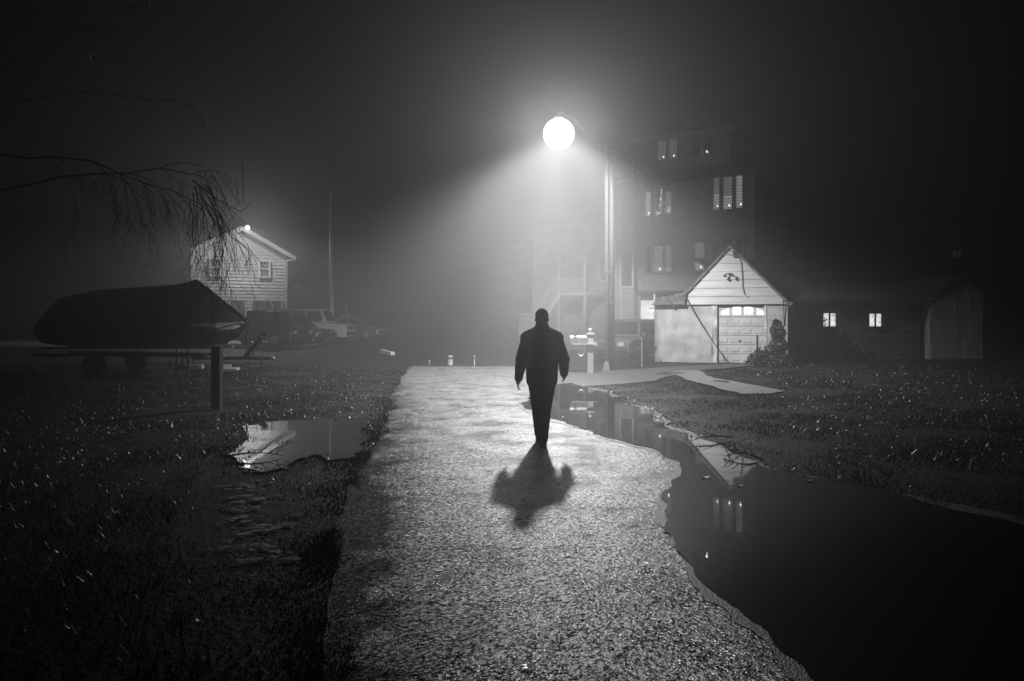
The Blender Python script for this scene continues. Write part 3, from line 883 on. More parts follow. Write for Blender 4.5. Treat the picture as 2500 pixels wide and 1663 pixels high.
# door: four sections with fan lights in the top one
mb = MB(); dh = DZ
nsec = 5
zf0, zf1 = Z(1808, 769), Z(1808, 749)
for i in range(nsec):
    a = .02 + (zf0-.06-.02)*i/nsec; b = .02 + (zf0-.06-.02)*(i+1)/nsec
    mb.box(D0, D1, .06, .10, a, b-.016)
    for k in range(4):
        w = (D1-D0)/4; mb.box(D0+k*w+.06, D0+(k+1)*w-.06, .045, .062, a+.07, b-.09)
mb.box(D0, D1, .11, .13, .02, zf0-.06)
mb.box(D0, D1, .06, .13, zf0-.058, zf0); mb.box(D0, D1, .06, .13, zf1, DZ)
door = mb.build('garage_door', M['garage_door'], gar)
# panes cut by a low arch, with rays
fans = ((1759,1780),(1787,1809),(1816,1839),(1847,1865))
xa = [S(p) for f_ in fans for p in f_]
arcx = (xa[0]+xa[-1])/2; half = (xa[-1]-xa[0])/2+.05
def arc_z(x): return zf0 + (zf1-zf0)*math.sqrt(max(0, 1-((x-arcx)/half)**2))*1.05
mb = MB(); prev = D0
for i in range(4):
    a, b = xa[2*i], xa[2*i+1]; pts = [(a,zf0),(b,zf0)]
    for k in range(9):
        x = b+(a-b)*k/8; pts.append((x, min(zf1, arc_z(x))))
    p = MB(); p.add([(x,.085,z) for x, z in pts], [tuple(range(len(pts)))]); p.build('pane', M['fan_pane'], door)
    # surround above the arc
    for k in range(8):
        x1_, x2_ = a+(b-a)*k/8, a+(b-a)*(k+1)/8
        z1_, z2_ = min(zf1-.001, arc_z(x1_)), min(zf1-.001, arc_z(x2_))
        mb.add([(x1_,.07,z1_),(x2_,.07,z2_),(x2_,.07,zf1),(x1_,.07,zf1)], [(0,1,2,3)])
    mb.box(prev, a, .06, .13, zf0, zf1); prev = b
mb.box(prev, D1, .06, .13, zf0, zf1)
for k in (-.45,-.22,0,.22,.45):   # rays
    for i in (1, 2):
        cx = xa[2*i+1] if i == 1 else xa[2*i]
    mb.bar((arcx+k*.5, .078, zf0), (arcx+k*1.6, .078, zf1), .008, .018)
mb.build('fan_surround', M['garage_door'], door)
mb = MB(); mb.box(S(1806)-.03, S(1806)+.03, .03, .06, Z(1806,833)-.02, Z(1806,833)+.03); mb.build('handle', M['dark_metal'], door)
mb = MB(); mb.box(D0-.2, D0, -.03, .2, 0, DZ+.02); mb.build('door_jamb', M['peeling'], gar)
mb = MB(); mb.box(D1, D1+.06, -.02, .2, 0, DZ+.02); mb.build('door_jamb', M['peeling'], gar)
# gable lamp, vent and wiring
mb = MB(); cx, cz = S(1782), Z(1782, 671)
mb.lathe([(.06,0),(.06,.05)], (cx,-.13,cz), 10); mb.tube([(cx,-.12,cz+.03),(cx-.1,-.2,cz+.02),(cx-.14,-.24,cz-.03)], .018, 6); mb.tube([(cx,-.12,cz+.03),(cx+.08,-.2,cz+.02),(cx+.11,-.24,cz-.03)], .018, 6)
mb.lathe([(.03,.05),(.06,-.04),(.05,-.06)], (cx-.14,-.25,cz-.03), 10); mb.lathe([(.03,.05),(.05,-.03),(.04,-.05)], (cx+.11,-.25,cz-.03), 10)
mb.build('gable_lamp', M['dark_metal'], gar)
mb = MB()
pts = [(1801,622),(1810,640),(1813,680),(1814,705),(1818,718),(1826,726)]
mb.tube([(S(a),-.11,Z(a,b)) for a, b in pts], .012, 6)
mb.build('wiring', M['cable'], gar)
mb = MB()
pts = [(1905,720),(1912,728),(1914,780),(1914,792),(1908,798)]
mb.tube([(S(a),-.11 if b < 744 else -.03,Z(a,b)) for a, b in pts], .014, 6)
mb.build('wiring', M['cable'], gar)
mb = MB(); mb.box(S(1790), S(1800), -.16, -.09, Z(1795,628), Z(1795,615)); mb.ball((S(1797),-.17,Z(1797,614)), .05, 8, 6); mb.build('service_bracket', M['cable'], gar)
mb = MB(); mb.box(S(1886), S(1902), -.1, 0, Z(1894,795), Z(1894,781)); mb.build('meter_box', M['dark_metal'], gar)

rp = thing('rope', 'dark rope hanging slantwise across the garage front to the door foot', 'rope', (0,0,0))
a, b, c_ = P(1672,722,25.02), P(1764,866,24.62), P(1771,884,24.58)
mb = MB(); pts = []
for i in range(15):
    t = i/14; p = a.lerp(b, t); p.z -= .09*math.sin(math.pi*t); pts.append(p)
mb.tube(pts + [b + Vector((.03,0,-.06)), c_], .018, 6); mb.ball(b, .04, 8, 6); mb.build('cord', M['cable'], rp, True)

# low wing to the right of the garage
wf = Facade(1926, 25.6, 2245, 27.2, .16)
wing = thing('low_annex', 'long dark low annex with two lit curtained windows', 'building', wf.loc, wf.a)
wz = wf.z(2080, 738); WW = wf.len
r1 = wf.rect(2006,765,2038,797); r2 = wf.rect(2118,766,2149,797)
mb = MB(); siding_wall(mb, 0, WW, 0, wz, .2); mb.box(0, WW, .05, 6, 0, wz-.02)
mb.build('wall', M['annex'], wing)
mb = MB(); mb.add([(-.1,-.35,wz-.02),(WW+.3,-.35,wz-.02),(WW+.3,6.3,wz+1.9),(-.1,6.3,wz+1.9),(-.1,-.35,wz+.1),(WW+.3,-.35,wz+.1),(WW+.3,6.3,wz+2.02),(-.1,6.3,wz+2.02)],
                  [(3,2,1,0),(4,5,6,7),(0,1,5,4),(1,2,6,5),(2,3,7,6),(3,0,4,7)]); mb.build('roof', M['roof'], wing)
for x0, x1, z0, z1 in (r1, r2):
    w = MB(); frame(w, x0, x1, z0, z1, .06, -.1, -.02); w.box((x0+x1)/2-.02, (x0+x1)/2+.02, -.09, -.04, z0, z1)
    wo = w.build('window', M['dark_wood'], wing)
    p = MB(); p.box(x0, x1, -.035, -.03, z0, z1); p.build('pane', M['wing_pane'], wo)

# shed of upright boards
sf = Facade(2271, 27.0, 2400, 27.2, .17)
shed = thing('wooden_shed', 'narrow shed of weathered upright boards at the dark right side', 'shed', sf.loc, sf.a)
SW = sf.len; se = sf.z(2335, 721); sa = sf.z(2335, 679)
mb = MB(); n = 15
for i in range(n):
    a, b = SW*i/n, SW*(i+1)/n-.012
    def top_(x): return se + (sa-se)*(1-abs(x-SW/2)/(SW/2))
    y = random.uniform(-.006, .006)
    mb.add([(a,y,0),(b,y,0),(b,y,top_(b)),(a,y,top_(a)),(a,.03,0),(b,.03,0),(b,.03,top_(b)),(a,.03,top_(a))], [(0,1,2,3),(1,5,6,2),(4,0,3,7),(3,2,6,7)])
mb.prism([(0,0),(SW,0),(SW,se),(SW/2,sa-.01),(0,se)], .035, 3)
mb.build('wall', M['shed'], shed)
mb = MB()
mb.bar((-.12,1.4,se-.02),(SW/2,1.4,sa+.05),3.2,.06); mb.bar((SW/2,1.41,sa+.05),(SW+.12,1.41,se-.02),3.2,.055); mb.build('roof', M['roof'], shed)
mb = MB(); mb.box(-.01, SW+.01, -.03, -.008, se-.06, se); mb.build('cross_board', M['shed'], shed)
# far house, only a faint window shows
ff = Facade(2225, 48, 2430, 50, .2)
far = thing('far_house', 'black unlit house with one faint upstairs window above the shed', 'house', ff.loc, ff.a)
FW = ff.len; fe = ff.z(2330, 590); fa = ff.z(2330, 520)
mb = MB(); mb.prism([(0,0),(FW,0),(FW,fe),(FW/2,fa),(0,fe)], 0, 8); mb.build('wall', M['roof'], far)
mb = MB(); mb.bar((-.3,3.9,fe),(FW/2,3.9,fa+.1),8.6,.15); mb.bar((FW/2,3.91,fa+.1),(FW+.3,3.91,fe),8.6,.14); mb.build('roof', M['roof'], far)
x0, x1, z0, z1 = ff.rect(2324,611,2345,628)
w = MB(); frame(w, x0, x1, z0, z1, .07, -.08, -.01); w.box((x0+x1)/2-.06, (x0+x1)/2+.06, -.07, -.02, z0, z1); wo = w.build('window', M['dark_wood'], far)
p = MB(); p.box(x0, x1, -.025, -.02, z0, z1); p.build('pane', M['faint_pane'], wo)

# shelf lamp glow behind the garage: carport wall lit by a lamp
cf = Facade(1560, 31.5, 1660, 31.0, .1)
cp = thing('carport', 'lit carport corner glowing behind the left eave of the garage', 'carport', cf.loc, cf.a)
mb = MB(); mb.box(0, cf.len, .6, .7, 0, cf.z(1620,716)); mb.build('back_wall', M['white_paint'], cp)
mb = MB(); mb.box(-.1, cf.len+.1, -.2, .75, cf.z(1620,716), cf.z(1620,716)+.1); mb.build('roof', M['roof'], cp)
mb = MB(); mb.box(cf.s(1596), cf.s(1600), -.1, -.02, 0, cf.z(1620,716)); mb.build('post', M['white_paint'], cp)
bulb_p = P(1592, 757, 31.5)
lt = thing('carport_lamp', 'bright bare lamp under the carport beside the garage wall', 'lamp', bulb_p)
mb = MB(); mb.lathe([(.04,.10),(.09,.08),(.12,.03)], (0,0,0), 12); mb.build('shade', M['dark_metal'], lt)
mb = MB(); mb.ball((0,0,0), .085, 12, 8); mb.build('bulb', M['globe'], lt, True)
lamp_light('carport_light', 'POINT', bulb_p + Vector((0,0,-.02)), 130, .07)

# ------------------------------------------------------------------ shrubs in front of the garage
def leaf_cloud(n, fn, size):
    v = np.zeros((n,4,3))
    for i in range(n):
        c = Vector(fn()); a = Vector((random.gauss(0,1),random.gauss(0,1),random.gauss(0,1))).normalized()
        b = a.cross(Vector((random.gauss(0,1),random.gauss(0,1),random.gauss(0,1)))).normalized()
        s_ = size*random.uniform(.6,1.4)
        for k, (p, q) in enumerate(((-1,0),(0,-.5),(1,0),(0,.5))): v[i,k] = c + a*s_*p + b*s_*q
    return v.reshape(-1,3)
def shrub(px, py, Y, h, r, label, shape, n=1600):
    g = P(px, py, Y); g.z = float(gh(g.x, Y)) + .0
    t = thing('shrub', label, 'shrub', g)
    def cone():
        z = random.random()**1.15; w = r*(1-z)**.62*(1+.22*math.sin(z*19))*(1+.2*math.sin(5*z+3)); th = random.random()*2*math.pi; q = random.random()**.4
        return (w*q*math.cos(th)+.05*h*math.sin(z*4)*z, w*q*math.sin(th), .04+z*h)
    def mound():
        th = random.random()*2*math.pi; u = random.random(); q = random.random()**.35
        return (r*q*math.cos(th)*math.sqrt(1-u*u)*(1+.2*math.sin(3*th)), .6*r*q*math.sin(th)*math.sqrt(1-u*u), .02+h*q*u*(1+.15*math.sin(4*th)))
    def spray():
        k = random.randrange(7); a = k*.9; z = random.random(); 
        return (r*z*math.cos(a)*.8+random.gauss(0,.05), r*.4*z*math.sin(a)+random.gauss(0,.05), h*z*(.6+.4*math.cos(a*1.7)**2)+random.gauss(0,.03))
    o = np_mesh('foliage', leaf_cloud(n, {'cone':cone,'mound':mound,'spray':spray}[shape], .045), 4, M['leaf']); o.parent = t
    mb = MB()
    for k in range(5):
        a = k*1.26; mb.tube([(0,0,-.03),(r*.3*math.cos(a),r*.3*math.sin(a),h*.4),(r*.5*math.cos(a)*(.2 if shape == 'cone' else 1),r*.4*math.sin(a)*(.2 if shape == 'cone' else 1),h*.75)], [.02,.013,.005], 5)
    mb.build('stem', M['bark'], t)
shrub(1898, 884, 23.6, 1.42, .46, 'pointed evergreen shrub standing against the right corner of the garage', 'cone', 2600)
shrub(1860, 886, 23.6, .52, .46, 'low rounded bush in front of the garage door', 'mound', 1500)
shrub(2028, 886, 25.4, 1.45, .62, 'loose leafy bush in front of the first lit annex window', 'spray', 900)
shrub(2085, 886, 25.6, .9, .7, 'dark bush under the annex wall between both lit windows', 'mound', 900)
shrub(1575, 893, 25.1, .55, .45, 'rough weeds beside the left corner of the garage', 'spray', 500)

# stake beside the bush
def stake(px, py0, py1, Y, w, name, label, cat, m='siding_dark', group=None):
    b_ = P(px, py1, Y); g = float(gh(b_.x, Y)); t_ = EYE - (py0-HZ)/F*Y
    o = thing(name, label, cat, (b_.x, Y, g), 0, group)
    mb = MB(); mb.lathe([(w/2,-.1),(w/2,t_-g-.02),(w*.3,t_-g)], (0,0,0), 10); mb.build('shaft', M[m], o)
    mb = MB(); mb.lathe([(w*.56,t_-g-.12),(w*.56,t_-g-.06)], (0,0,0), 10); mb.build('band', M['dark_metal'], o)
    return o
stake(1849, 818, 870, 24.0, .06, 'stake', 'short plain stake rising from the bush before the garage door', 'stake', 'dark_wood')
stake(1567, 826, 880, 24.6, .035, 'thin_rod', 'thin pale upright rod left of the garage', 'rod', 'siding_dark')
# bollards at the end of the road
for i, (px, a, b_, Yd, lb) in enumerate(((1099,868,892,26.5,'pale squat marker post standing alone at the road end'),(1158,868,894,26.2,'thin dim marker post left of the person, by the road end'),(1048,880,893,26.8,'tiny low marker post at the far left corner of the road'))):
    stake(px, a, b_, Yd, (.2,.05,.06)[i], 'marker_post', lb, 'post', 'siding_dark', 'marker posts at the road end')

# ------------------------------------------------------------------ mailbox
mp = P(1441, 906, 22.4); 
mail = thing('mailbox', 'rounded mailbox on a capped post with ball finial beside the road', 'mailbox', (mp.x, mp.y, .03))
k = 22.4/F
def mx(px): return (px-1441)*k
def mz(py): return EYE-(py-HZ)*k-.03
mb = MB(); mb.box(-.085, .085, -.085, .085, -.1, mz(817)); mb.build('post', M['siding_dark'], mail)
mb = MB(); mb.box(-.12, .12, -.12, .12, mz(817), mz(814)); mb.box(-.075, .075, -.075, .075, mz(814), mz(812)); mb.build('cap', M['siding_dark'], mail)
mb = MB(); mb.ball((0,0,mz(806)), .062, 16, 12); mb.lathe([(.03,0),(.03,.03)], (0,0,mz(812)), 10); mb.build('ball_finial', M['siding_dark'], mail, True)
mb = MB(); mb.box(mx(1396), mx(1457), -.16, -.09, mz(841), mz(839)); mb.box(mx(1396), -.09, -.09, .09, mz(841), mz(839)); mb.build('shelf', M['siding_dark'], mail)
mb = MB(); bl, br, bz, bt = mx(1391), -.09, mz(838.5), mz(818)
hb = (bt-bz)*.55; ring = []
for x in (bl, br):
    ring.append([(x,-.11,bz),(x,.11,bz),(x,.11,bz+hb)] + [(x,.11*math.cos(t),bz+hb+(bt-bz-hb)*math.sin(t)) for t in np.linspace(.25,math.pi-.25,8)] + [(x,-.11,bz+hb)])
mb.loft(ring); bx_ = mb.build('box', M['pale_metal'], mail)
mb = MB(); mb.loft([[(x, y*.96, z) for (_, y, z) in ring[0]] for x in (bl-.02, bl-.003)]); mb.build('flap', M['grey_plastic'], bx_)
mb = MB(); mb.box(bl+.12, bl+.135, -.125, -.112, bz+.1, bz+.28); mb.box(bl+.135, bl+.2, -.125, -.115, bz+.22, bz+.28); mb.build('flag', M['dark_metal'], bx_)
wr = thing('wreath', 'small round wreath hanging under the mailbox shelf', 'wreath', (mp.x+mx(1418), mp.y-.05, .03+mz(863)))
mb = MB(); R0 = .075
ring = [[((R0+.033*math.cos(b))*math.cos(a), .033*math.sin(b), (R0+.033*math.cos(b))*math.sin(a)) for b in np.linspace(0,2*math.pi,9)[:-1]] for a in np.linspace(0,2*math.pi,21)]
mb.loft(ring, True, False); mb.build('ring', M['siding_dark'], wr, True)
mb = MB(); mb.tube([(0,0,R0+.02),(0,0,mz(841)-mz(863))], .006, 5); mb.ball((0,-.03,-R0),.03,8,6,(1.5,.6,1)); mb.build('hanger', M['trim'], wr)

# ------------------------------------------------------------------ pole with the street lamp
pp = P(1490, 908, 23.2)
pole = thing('utility_pole', 'wooden utility pole with a pale conduit, right of the mailbox', 'utility pole', (pp.x, 23.2, .04))
pk = 23.2/F
ptop = EYE - (338-HZ)*pk - .04
mb = MB(); mb.tube([(0,0,-.3),(.02,0,ptop*.5),(.0,0,ptop)], [.135,.115,.095], 16); mb.build('shaft', M['pole_wood'], pole, True)
cxm = (1479-1490)*pk
mb = MB(); mb.box(cxm-.045, cxm+.045, -.21, -.115, .25, ptop-.35); mb.tube([(cxm,-.16,ptop-.35),(cxm-.02,-.18,ptop-.12),(cxm+.04,-.12,ptop-.02)], .03, 8); mb.build('conduit', M['grey_plastic'], pole)
mb = MB(); mb.loft([[(cxm-.05,-.26,.28),(cxm+.05,-.26,.28),(cxm+.05,-.12,.28),(cxm-.05,-.12,.28)],[(cxm-.13,-.34,.0),(cxm+.09,-.34,.0),(cxm+.09,-.12,.0),(cxm-.13,-.12,.0)]]); mb.box(cxm-.15, cxm+.11, -.36, -.12, -.06, 0); mb.build('conduit_foot', M['pale_metal'], pole)
mb = MB(); z_ = EYE-(668-HZ)*pk; mb.box(cxm-.09, cxm+.09, -.25, -.2, z_-.03, z_+.05); mb.box(-.14,.14,-.14,.14, z_-1.0, z_-.96); mb.build('bracket', M['dark_metal'], pole)
lampo = thing('street_lamp', 'street lamp held out over the road on an arm, its glow built as a globe', 'street lamp', LAMP)
mb = MB()
arm_a = Vector((pp.x, 23.1, ptop-.75)); rel = arm_a - LAMP
mb.tube([rel, rel.lerp(Vector((0,0,.62)), .35)+Vector((0,0,.22)), rel.lerp(Vector((0,0,.62)), .75)+Vector((0,0,.2)), (0,0,.62), (0,0,.5)], .035, 10); mb.build('arm', M['dark_metal'], lampo, True)
mb = MB(); mb.lathe([(.05,.56),(.12,.52),(.16,.44),(.14,.42)], (0,0,0), 20); mb.build('fitting', M['dark_metal'], lampo, True)
mb = MB(); mb.ball((0,0,0), .43, 28, 18); mb.build('globe', M['globe'], lampo, True)  # globe added at the size of the lamp's overexposed glow

# ------------------------------------------------------------------ pole on the left and the wires
LP = P(808, 830, 41.0); LPz = float(gh(LP.x, 41))
lp = thing('slim_pole', 'slim pale pole behind the parked cars on the left', 'pole', (LP.x, 41, LPz))
kl = 41/F
t1 = EYE-(458-HZ)*kl-LPz; t2 = EYE-(392-HZ)*kl-LPz
mb = MB(); mb.tube([(.1,0,-.2),(0.02,0,t1*.5),(-.03,0,t1)], [.11,.09,.075], 12); mb.build('shaft', M['trim'], lp, True)
mb = MB(); mb.tube([(0.0,0,t1+.002),(.0,0,t2)], [.06,.045], 10); mb.build('mast', M['dark_wood'], lp)
mb = MB()
mb.tube([(-.06,-.12,t1),(-.12,-.14,t1*.72),(-.1,-.14,t1*.45)], .012, 5)
z_ = EYE-(604-HZ)*kl-LPz; mb.tube([(-.14,-.1,z_+.9),(-.17,-.1,z_+.1)], .01, 5); mb.box(-.22,-.14,-.14,-.08,z_-.1,z_+.06)
mb.build('hanging_cable', M['wire'], lp)
def wire(name, a, b, sag, label, r=.012, n=28, m='wire'):
    mb = MB(); pts = []
    for i in range(n+1):
        t = i/n; p = Vector(a).lerp(Vector(b), t); p.z -= 4*sag*t*(1-t); pts.append(p)
    mb.tube(pts, r, 5)
    tag(mb.build(name, M[m], None, True), label, 'wire', 'overhead wires')
wire('overhead_wire', P(808,463,41), P(1503,452,37.2), 3.5, 'upper overhead wire sagging from the slim pole into the fog', .012)
wire('overhead_wire', P(808,628,41), P(1420,588,38.2), 1.35, 'lowest overhead wire sagging from the slim pole to the porch wing', .012)
wire('overhead_wire', P(808,622,41), P(1440,584,37.9), 1.15, 'middle overhead wire crossing just above the lowest one', .009)
wire('overhead_wire', P(1495,352,23.2), Vector(P(1799,618,24.45)), .55, 'dark service wire from the lamp pole down to the garage gable', .013, 28, 'cable')
wire('overhead_wire', P(300,640,38), P(808,648,41), .35, 'thin wire crossing in front of the pale house below its windows', .012, 28, 'cable')
wire('overhead_wire', P(1495,372,23.2), P(1990,560,26.0), .5, 'dark wire from the lamp pole over the garage roof', .010, 28, 'cable')

# ------------------------------------------------------------------ cars
def make_car(name, label, loc, rz, L=4.5, W=1.75, H=1.45, style='sedan', paint='car_dark', glow=False):
    t = thing(name, label, 'car', loc, rz, 'vehicles parked in front of the pale house')
    wr_ = .33; bh = H*.56 if style != 'suv' else H*.58
    hood = bh - .04
    h = L/2
    prof = [(-h,.32),(-h+.02,bh-.12),(-h+.12,bh),(h*.42,bh),(h-.18,hood-.06),(h-.03,hood-.18),(h,.34),(h-.06,.24),(-h+.06,.24)]
    prof = prof[::-1]
    rings = []
    for y, sx_, dz in ((-W/2,.965,-.05),(-W/2+.07,1,0),(W/2-.07,1,0),(W/2,.965,-.05)):
        rings.append([(x*sx_, y, (z+dz if z > bh-.3 else z)) for x, z in prof])
    mb = MB(); mb.loft(rings); mb.build('body', M[paint], t)
    if style == 'suv': cab = [(-h+.06,bh),(-h+.18,H-.03),(-h+.32,H),(h*.26,H),(h*.34,H-.05),(h*.50,bh)]
    elif style == 'pickup': cab = [(-h*.12,bh),(-h*.08,H-.04),(0,H),(h*.34,H),(h*.40,H-.04),(h*.56,bh)]
    else: cab = [(-h*.78,bh),(-h*.42,H-.04),(-h*.28,H),(h*.12,H),(h*.22,H-.04),(h*.55,bh)]
    def crow(z): return W/2-.06-.17*(z-bh)/(H-bh)
    vs = [(x, -crow(z), z) for x, z in cab] + [(x, crow(z), z) for x, z in cab]
    n = len(cab)
    mb = MB(); mb.add(vs, [tuple(range(n))[::-1], tuple(range(n, 2*n))] + [(i, i+1, i+1+n, i+n) for i in range(n-1)])
    cabo = mb.build('cabin', M[paint], t)
    # side windows, windscreen and rear window, a hair proud
    zl_, zh_ = bh+.05, H-.11
    x_lo0, x_lo1 = cab[0][0]+.14, cab[-1][0]-.14
    x_hi0, x_hi1 = cab[1][0]+.12, cab[-2][0]-.08
    k_ = 3 if style == 'suv' else (1 if style == 'pickup' else 2)
    for s_ in (-1, 1):
        for j in range(k_):
            a0, a1 = x_lo0+(x_lo1-x_lo0)*j/k_+.04, x_lo0+(x_lo1-x_lo0)*(j+1)/k_-.04
            b0, b1 = x_hi0+(x_hi1-x_hi0)*j/k_+.04, x_hi0+(x_hi1-x_hi0)*(j+1)/k_-.04
            p = MB(); p.add([(a0,s_*(crow(zl_)+.006),zl_),(a1,s_*(crow(zl_)+.006),zl_),(b1,s_*(crow(zh_)+.006),zh_),(b0,s_*(crow(zh_)+.006),zh_)], [(0,1,2,3) if s_ < 0 else (3,2,1,0)])
            p.build('window', M['glass_dark'], t)
    for (i0, i1, nm, sg) in ((n-1, n-2, 'windscreen', 1), (0, 1, 'rear_window', -1)):
        (xa_, za_), (xb_, zb_) = cab[i0], cab[i1]
        q0, q1 = .12, .92
        x0_, z0_ = xa_+(xb_-xa_)*q0+.008*sg, za_+(zb_-za_)*q0; x1_, z1_ = xa_+(xb_-xa_)*q1+.008*sg, za_+(zb_-za_)*q1
        p = MB(); p.add([(x0_,-crow(z0_)+.07,z0_),(x0_,crow(z0_)-.07,z0_),(x1_,crow(z1_)-.07,z1_),(x1_,-crow(z1_)+.07,z1_)], [(0,1,2,3)] if sg > 0 else [(3,2,1,0)])
        p.build(nm, M['glass_dark'], t)
    for sx_ in (-1, 1):
        for s_ in (-1, 1):
            cx, cyy = sx_*h*.62, s_*(W/2-.09)
            w = MB(); ring = [[(cx+r*math.cos(a), cyy+y*s_, wr_+r*math.sin(a)) for a in np.linspace(0,2*math.pi,21)[:-1]] for r, y in ((.2,-.1),(wr_-.03,-.1),(wr_,-.06),(wr_,.07),(wr_-.03,.11),(.2,.11))]
            w.loft(ring); wo = w.build('wheel', M['black'], t)
            w = MB(); ring = [[(cx+r*math.cos(a), cyy+y*s_, wr_+r*math.sin(a)) for a in np.linspace(0,2*math.pi,13)[:-1]] for r, y in ((.19,.113),(.17,.118),(.05,.105),(.01,.12))]
            w.loft(ring); w.build('rim', M['metal'], wo)
    for s_ in (-1, 1):
        p = MB(); p.box(h-.06, h+.012, s_*(W/2-.3)-.13, s_*(W/2-.3)+.13, hood-.30, hood-.16); p.build('headlight', M['lens'], t)
        p = MB(); p.box(-h-.008, -h+.05, s_*(W/2-.18)-.09, s_*(W/2-.18)+.09, bh-.35, bh-.16); p.build('tail_light', M['car_mid'], t)
    p = MB(); p.box(h-.04, h+.04, -W/2+.06, W/2-.06, .36, .50); p.build('bumper', M['chrome'] if paint == 'car_light' else M['dark_metal'], t)
    p = MB(); p.box(-h-.04, -h+.04, -W/2+.06, W/2-.06, .36, .50); p.build('bumper', M['chrome'] if paint == 'car_light' else M['dark_metal'], t)
    p = MB(); p.box(h-.03, h+.008, -W/2+.5, W/2-.5, hood-.30, hood-.17); p.build('grille', M['dark_metal'], t)
    for s_ in (-1, 1):
        p = MB(); p.box(cab[-1][0]-.28, cab[-1][0]-.16, s_*(W/2+.02)-.07, s_*(W/2+.02)+.07, bh+.02, bh+.14); p.build('mirror', M[paint], t)
    return t
def car_at(px, Y, **kw):
    x = (px-1250)/F*Y; return dict(loc=(x, Y, float(gh(x, Y))+.02), **kw)
make_car('sport_utility_vehicle', 'pale boxy off-road car with its front corner shining, below the slim pole', **car_at(765, 39.5, rz=-.10, L=4.2, W=1.75, H=1.72, style='suv', paint='car_light'))
make_car('sedan', 'dark sedan parked between the pickup and the pale boxy car', **car_at(706, 37.0, rz=-.25, L=4.1, W=1.7, H=1.42, style='sedan', paint='car_mid'))
make_car('pickup_truck', 'dark pickup truck seen just beyond the bow of the boat', **car_at(635, 34.5, rz=-.3, L=4.6, W=1.85, H=1.62, style='pickup', paint='car_dark'))
make_car('sedan', 'barely visible dark car right of the pale boxy one, deep in fog', **car_at(875, 43.0, rz=-.5, L=4.2, W=1.7, H=1.4, style='sedan', paint='car_mid'))
ccar = make_car('hatchback', 'dark car parked beyond the lamp pole beside the garage', **car_at(1545, 28.5, rz=-2.2, L=4.1, W=1.7, H=1.5, style='suv', paint='car_mid'))
stake(854, 731, 800, 42, .05, 'thin_rod', 'leaning pale rod sticking up beyond the boxy car', 'rod', 'siding_dark').rotation_euler = (0, -.1, 0)

# pieces lying about
def slab(px, py, l, w, h, rz, name, label, cat, m='concrete', dz=0.0, tilt=0):
    g = GP(px, py)
    mb = MB(); b_ = .015
    mb.loft([[(-l/2+d,-w/2+d,z),(l/2-d,-w/2+d,z),(l/2-d,w/2-d,z),(-l/2+d,w/2-d,z)] for d, z in ((0,-.02),(0,h-b_),(b_,h))])
    for i in range(3): mb.box(-l/2+l*(.2+.3*i)-.01, -l/2+l*(.2+.3*i)+.01, -w/2+.02, w/2-.02, h, h+.003)
    o = mb.build(name, M[m]); o.location = (g.x, g.y, g.z+dz); o.rotation_euler = (0, tilt, rz)
    return tag(o, label, cat)
slab(945, 866, .95, .20, .12, -.9, 'plank', 'pale plank lying on the grass bank left of the road end', 'plank', 'trim', .05, .08)
slab(558, 905, .55, .4, .05, .1, 'paving_slab', 'larger pale slab on the grass under the boat trailer tongue', 'slab', 'concrete', .03)
slab(545, 898, .45, .3, .06, .3, 'paving_slab', 'smaller pale slab just behind the slab under the trailer', 'slab', 'concrete', .03)
slab(475, 901, .5, .2, .14, 0, 'concrete_block', 'pale block under the trailer left of the dark post', 'block', 'concrete', 0)
slab(2150, 874, 1.7, .12, .07, .03, 'plank', 'long thin plank on the dark lawn before the annex', 'plank', 'trim', .05)

# dark post in the left lawn
g = GP(530, 1000)
dp = thing('wooden_post', 'black square wooden post on the left lawn before the boat', 'post', (g.x, g.y, g.z))
hh = EYE-(846-HZ)/F*g.y-g.z
mb = MB(); w_ = .078; mb.loft([[(-w_*q,-w_*q,z),(w_*q,-w_*q,z),(w_*q,w_*q,z),(-w_*q,w_*q,z)] for q, z in ((1,-.1),(1,hh-.015),(.88,hh))]); mb.build('shaft', M['dark_wood'], dp)
mb = MB(); mb.box(-.084,.084,-.084,.084,hh*.82,hh*.84); mb.build('band', M['dark_metal'], dp)

# ------------------------------------------------------------------ boat under its cover on the trailer
BY = 20.0; BX = (613-1250)/F*BY
kb = BY/F
def bz_(py): return EYE-(py-HZ)*kb
boat = thing('boat', 'boat under a dark peaked tarpaulin, bow pointing to the road', 'boat', (BX-5.2, BY, 0), -.05)
def bxl(px): return 5.2 + (px-613)*kb
mb = MB(); rings = []
stations = [(0,1.0,1.45,.92),(1.5,1.05,1.46,.91),(3.0,1.02,1.5,.90),(4.0,.82,1.53,.90),(4.6,.55,1.55,.98),(4.95,.28,1.57,1.15),(5.15,.05,1.59,1.42)]
for x, b_, g_, kz in stations:
    rings.append([(x,-b_,g_),(x,-b_*.97,g_-(g_-kz)*.45),(x,-b_*.72,kz+(g_-kz)*.18),(x,0,kz),(x,b_*.72,kz+(g_-kz)*.18),(x,b_*.97,g_-(g_-kz)*.45),(x,b_,g_)])
mb.loft(rings); hull = mb.build('hull', M['hull'], boat)
mb = MB(); rings = []
for x, b_, g_, kz in [(3.9,.84,1.53,.90)] + stations[4:]:
    f_ = (x-3.9)/1.25; lo = g_-.02-(g_-kz)*.42*min(1,f_*1.3+.03)
    rings.append([(x+.012,-b_-.012,g_-.02),(x+.012,-b_*.985-.012,lo)])
mb.loft(rings, False, False); mb.build('bow_stripe', M['hull_pale'], hull)
mb = MB(); rings = []
ridge = [(-.05,2.2),(1.0,2.42),(2.2,2.5),(3.0,2.55),(bxl(452),2.60),(bxl(487),bz_(683)),(bxl(520),bz_(706)),(bxl(555),bz_(734)),(bxl(585),bz_(758)),(bxl(606),bz_(776)),(5.22,1.6)]
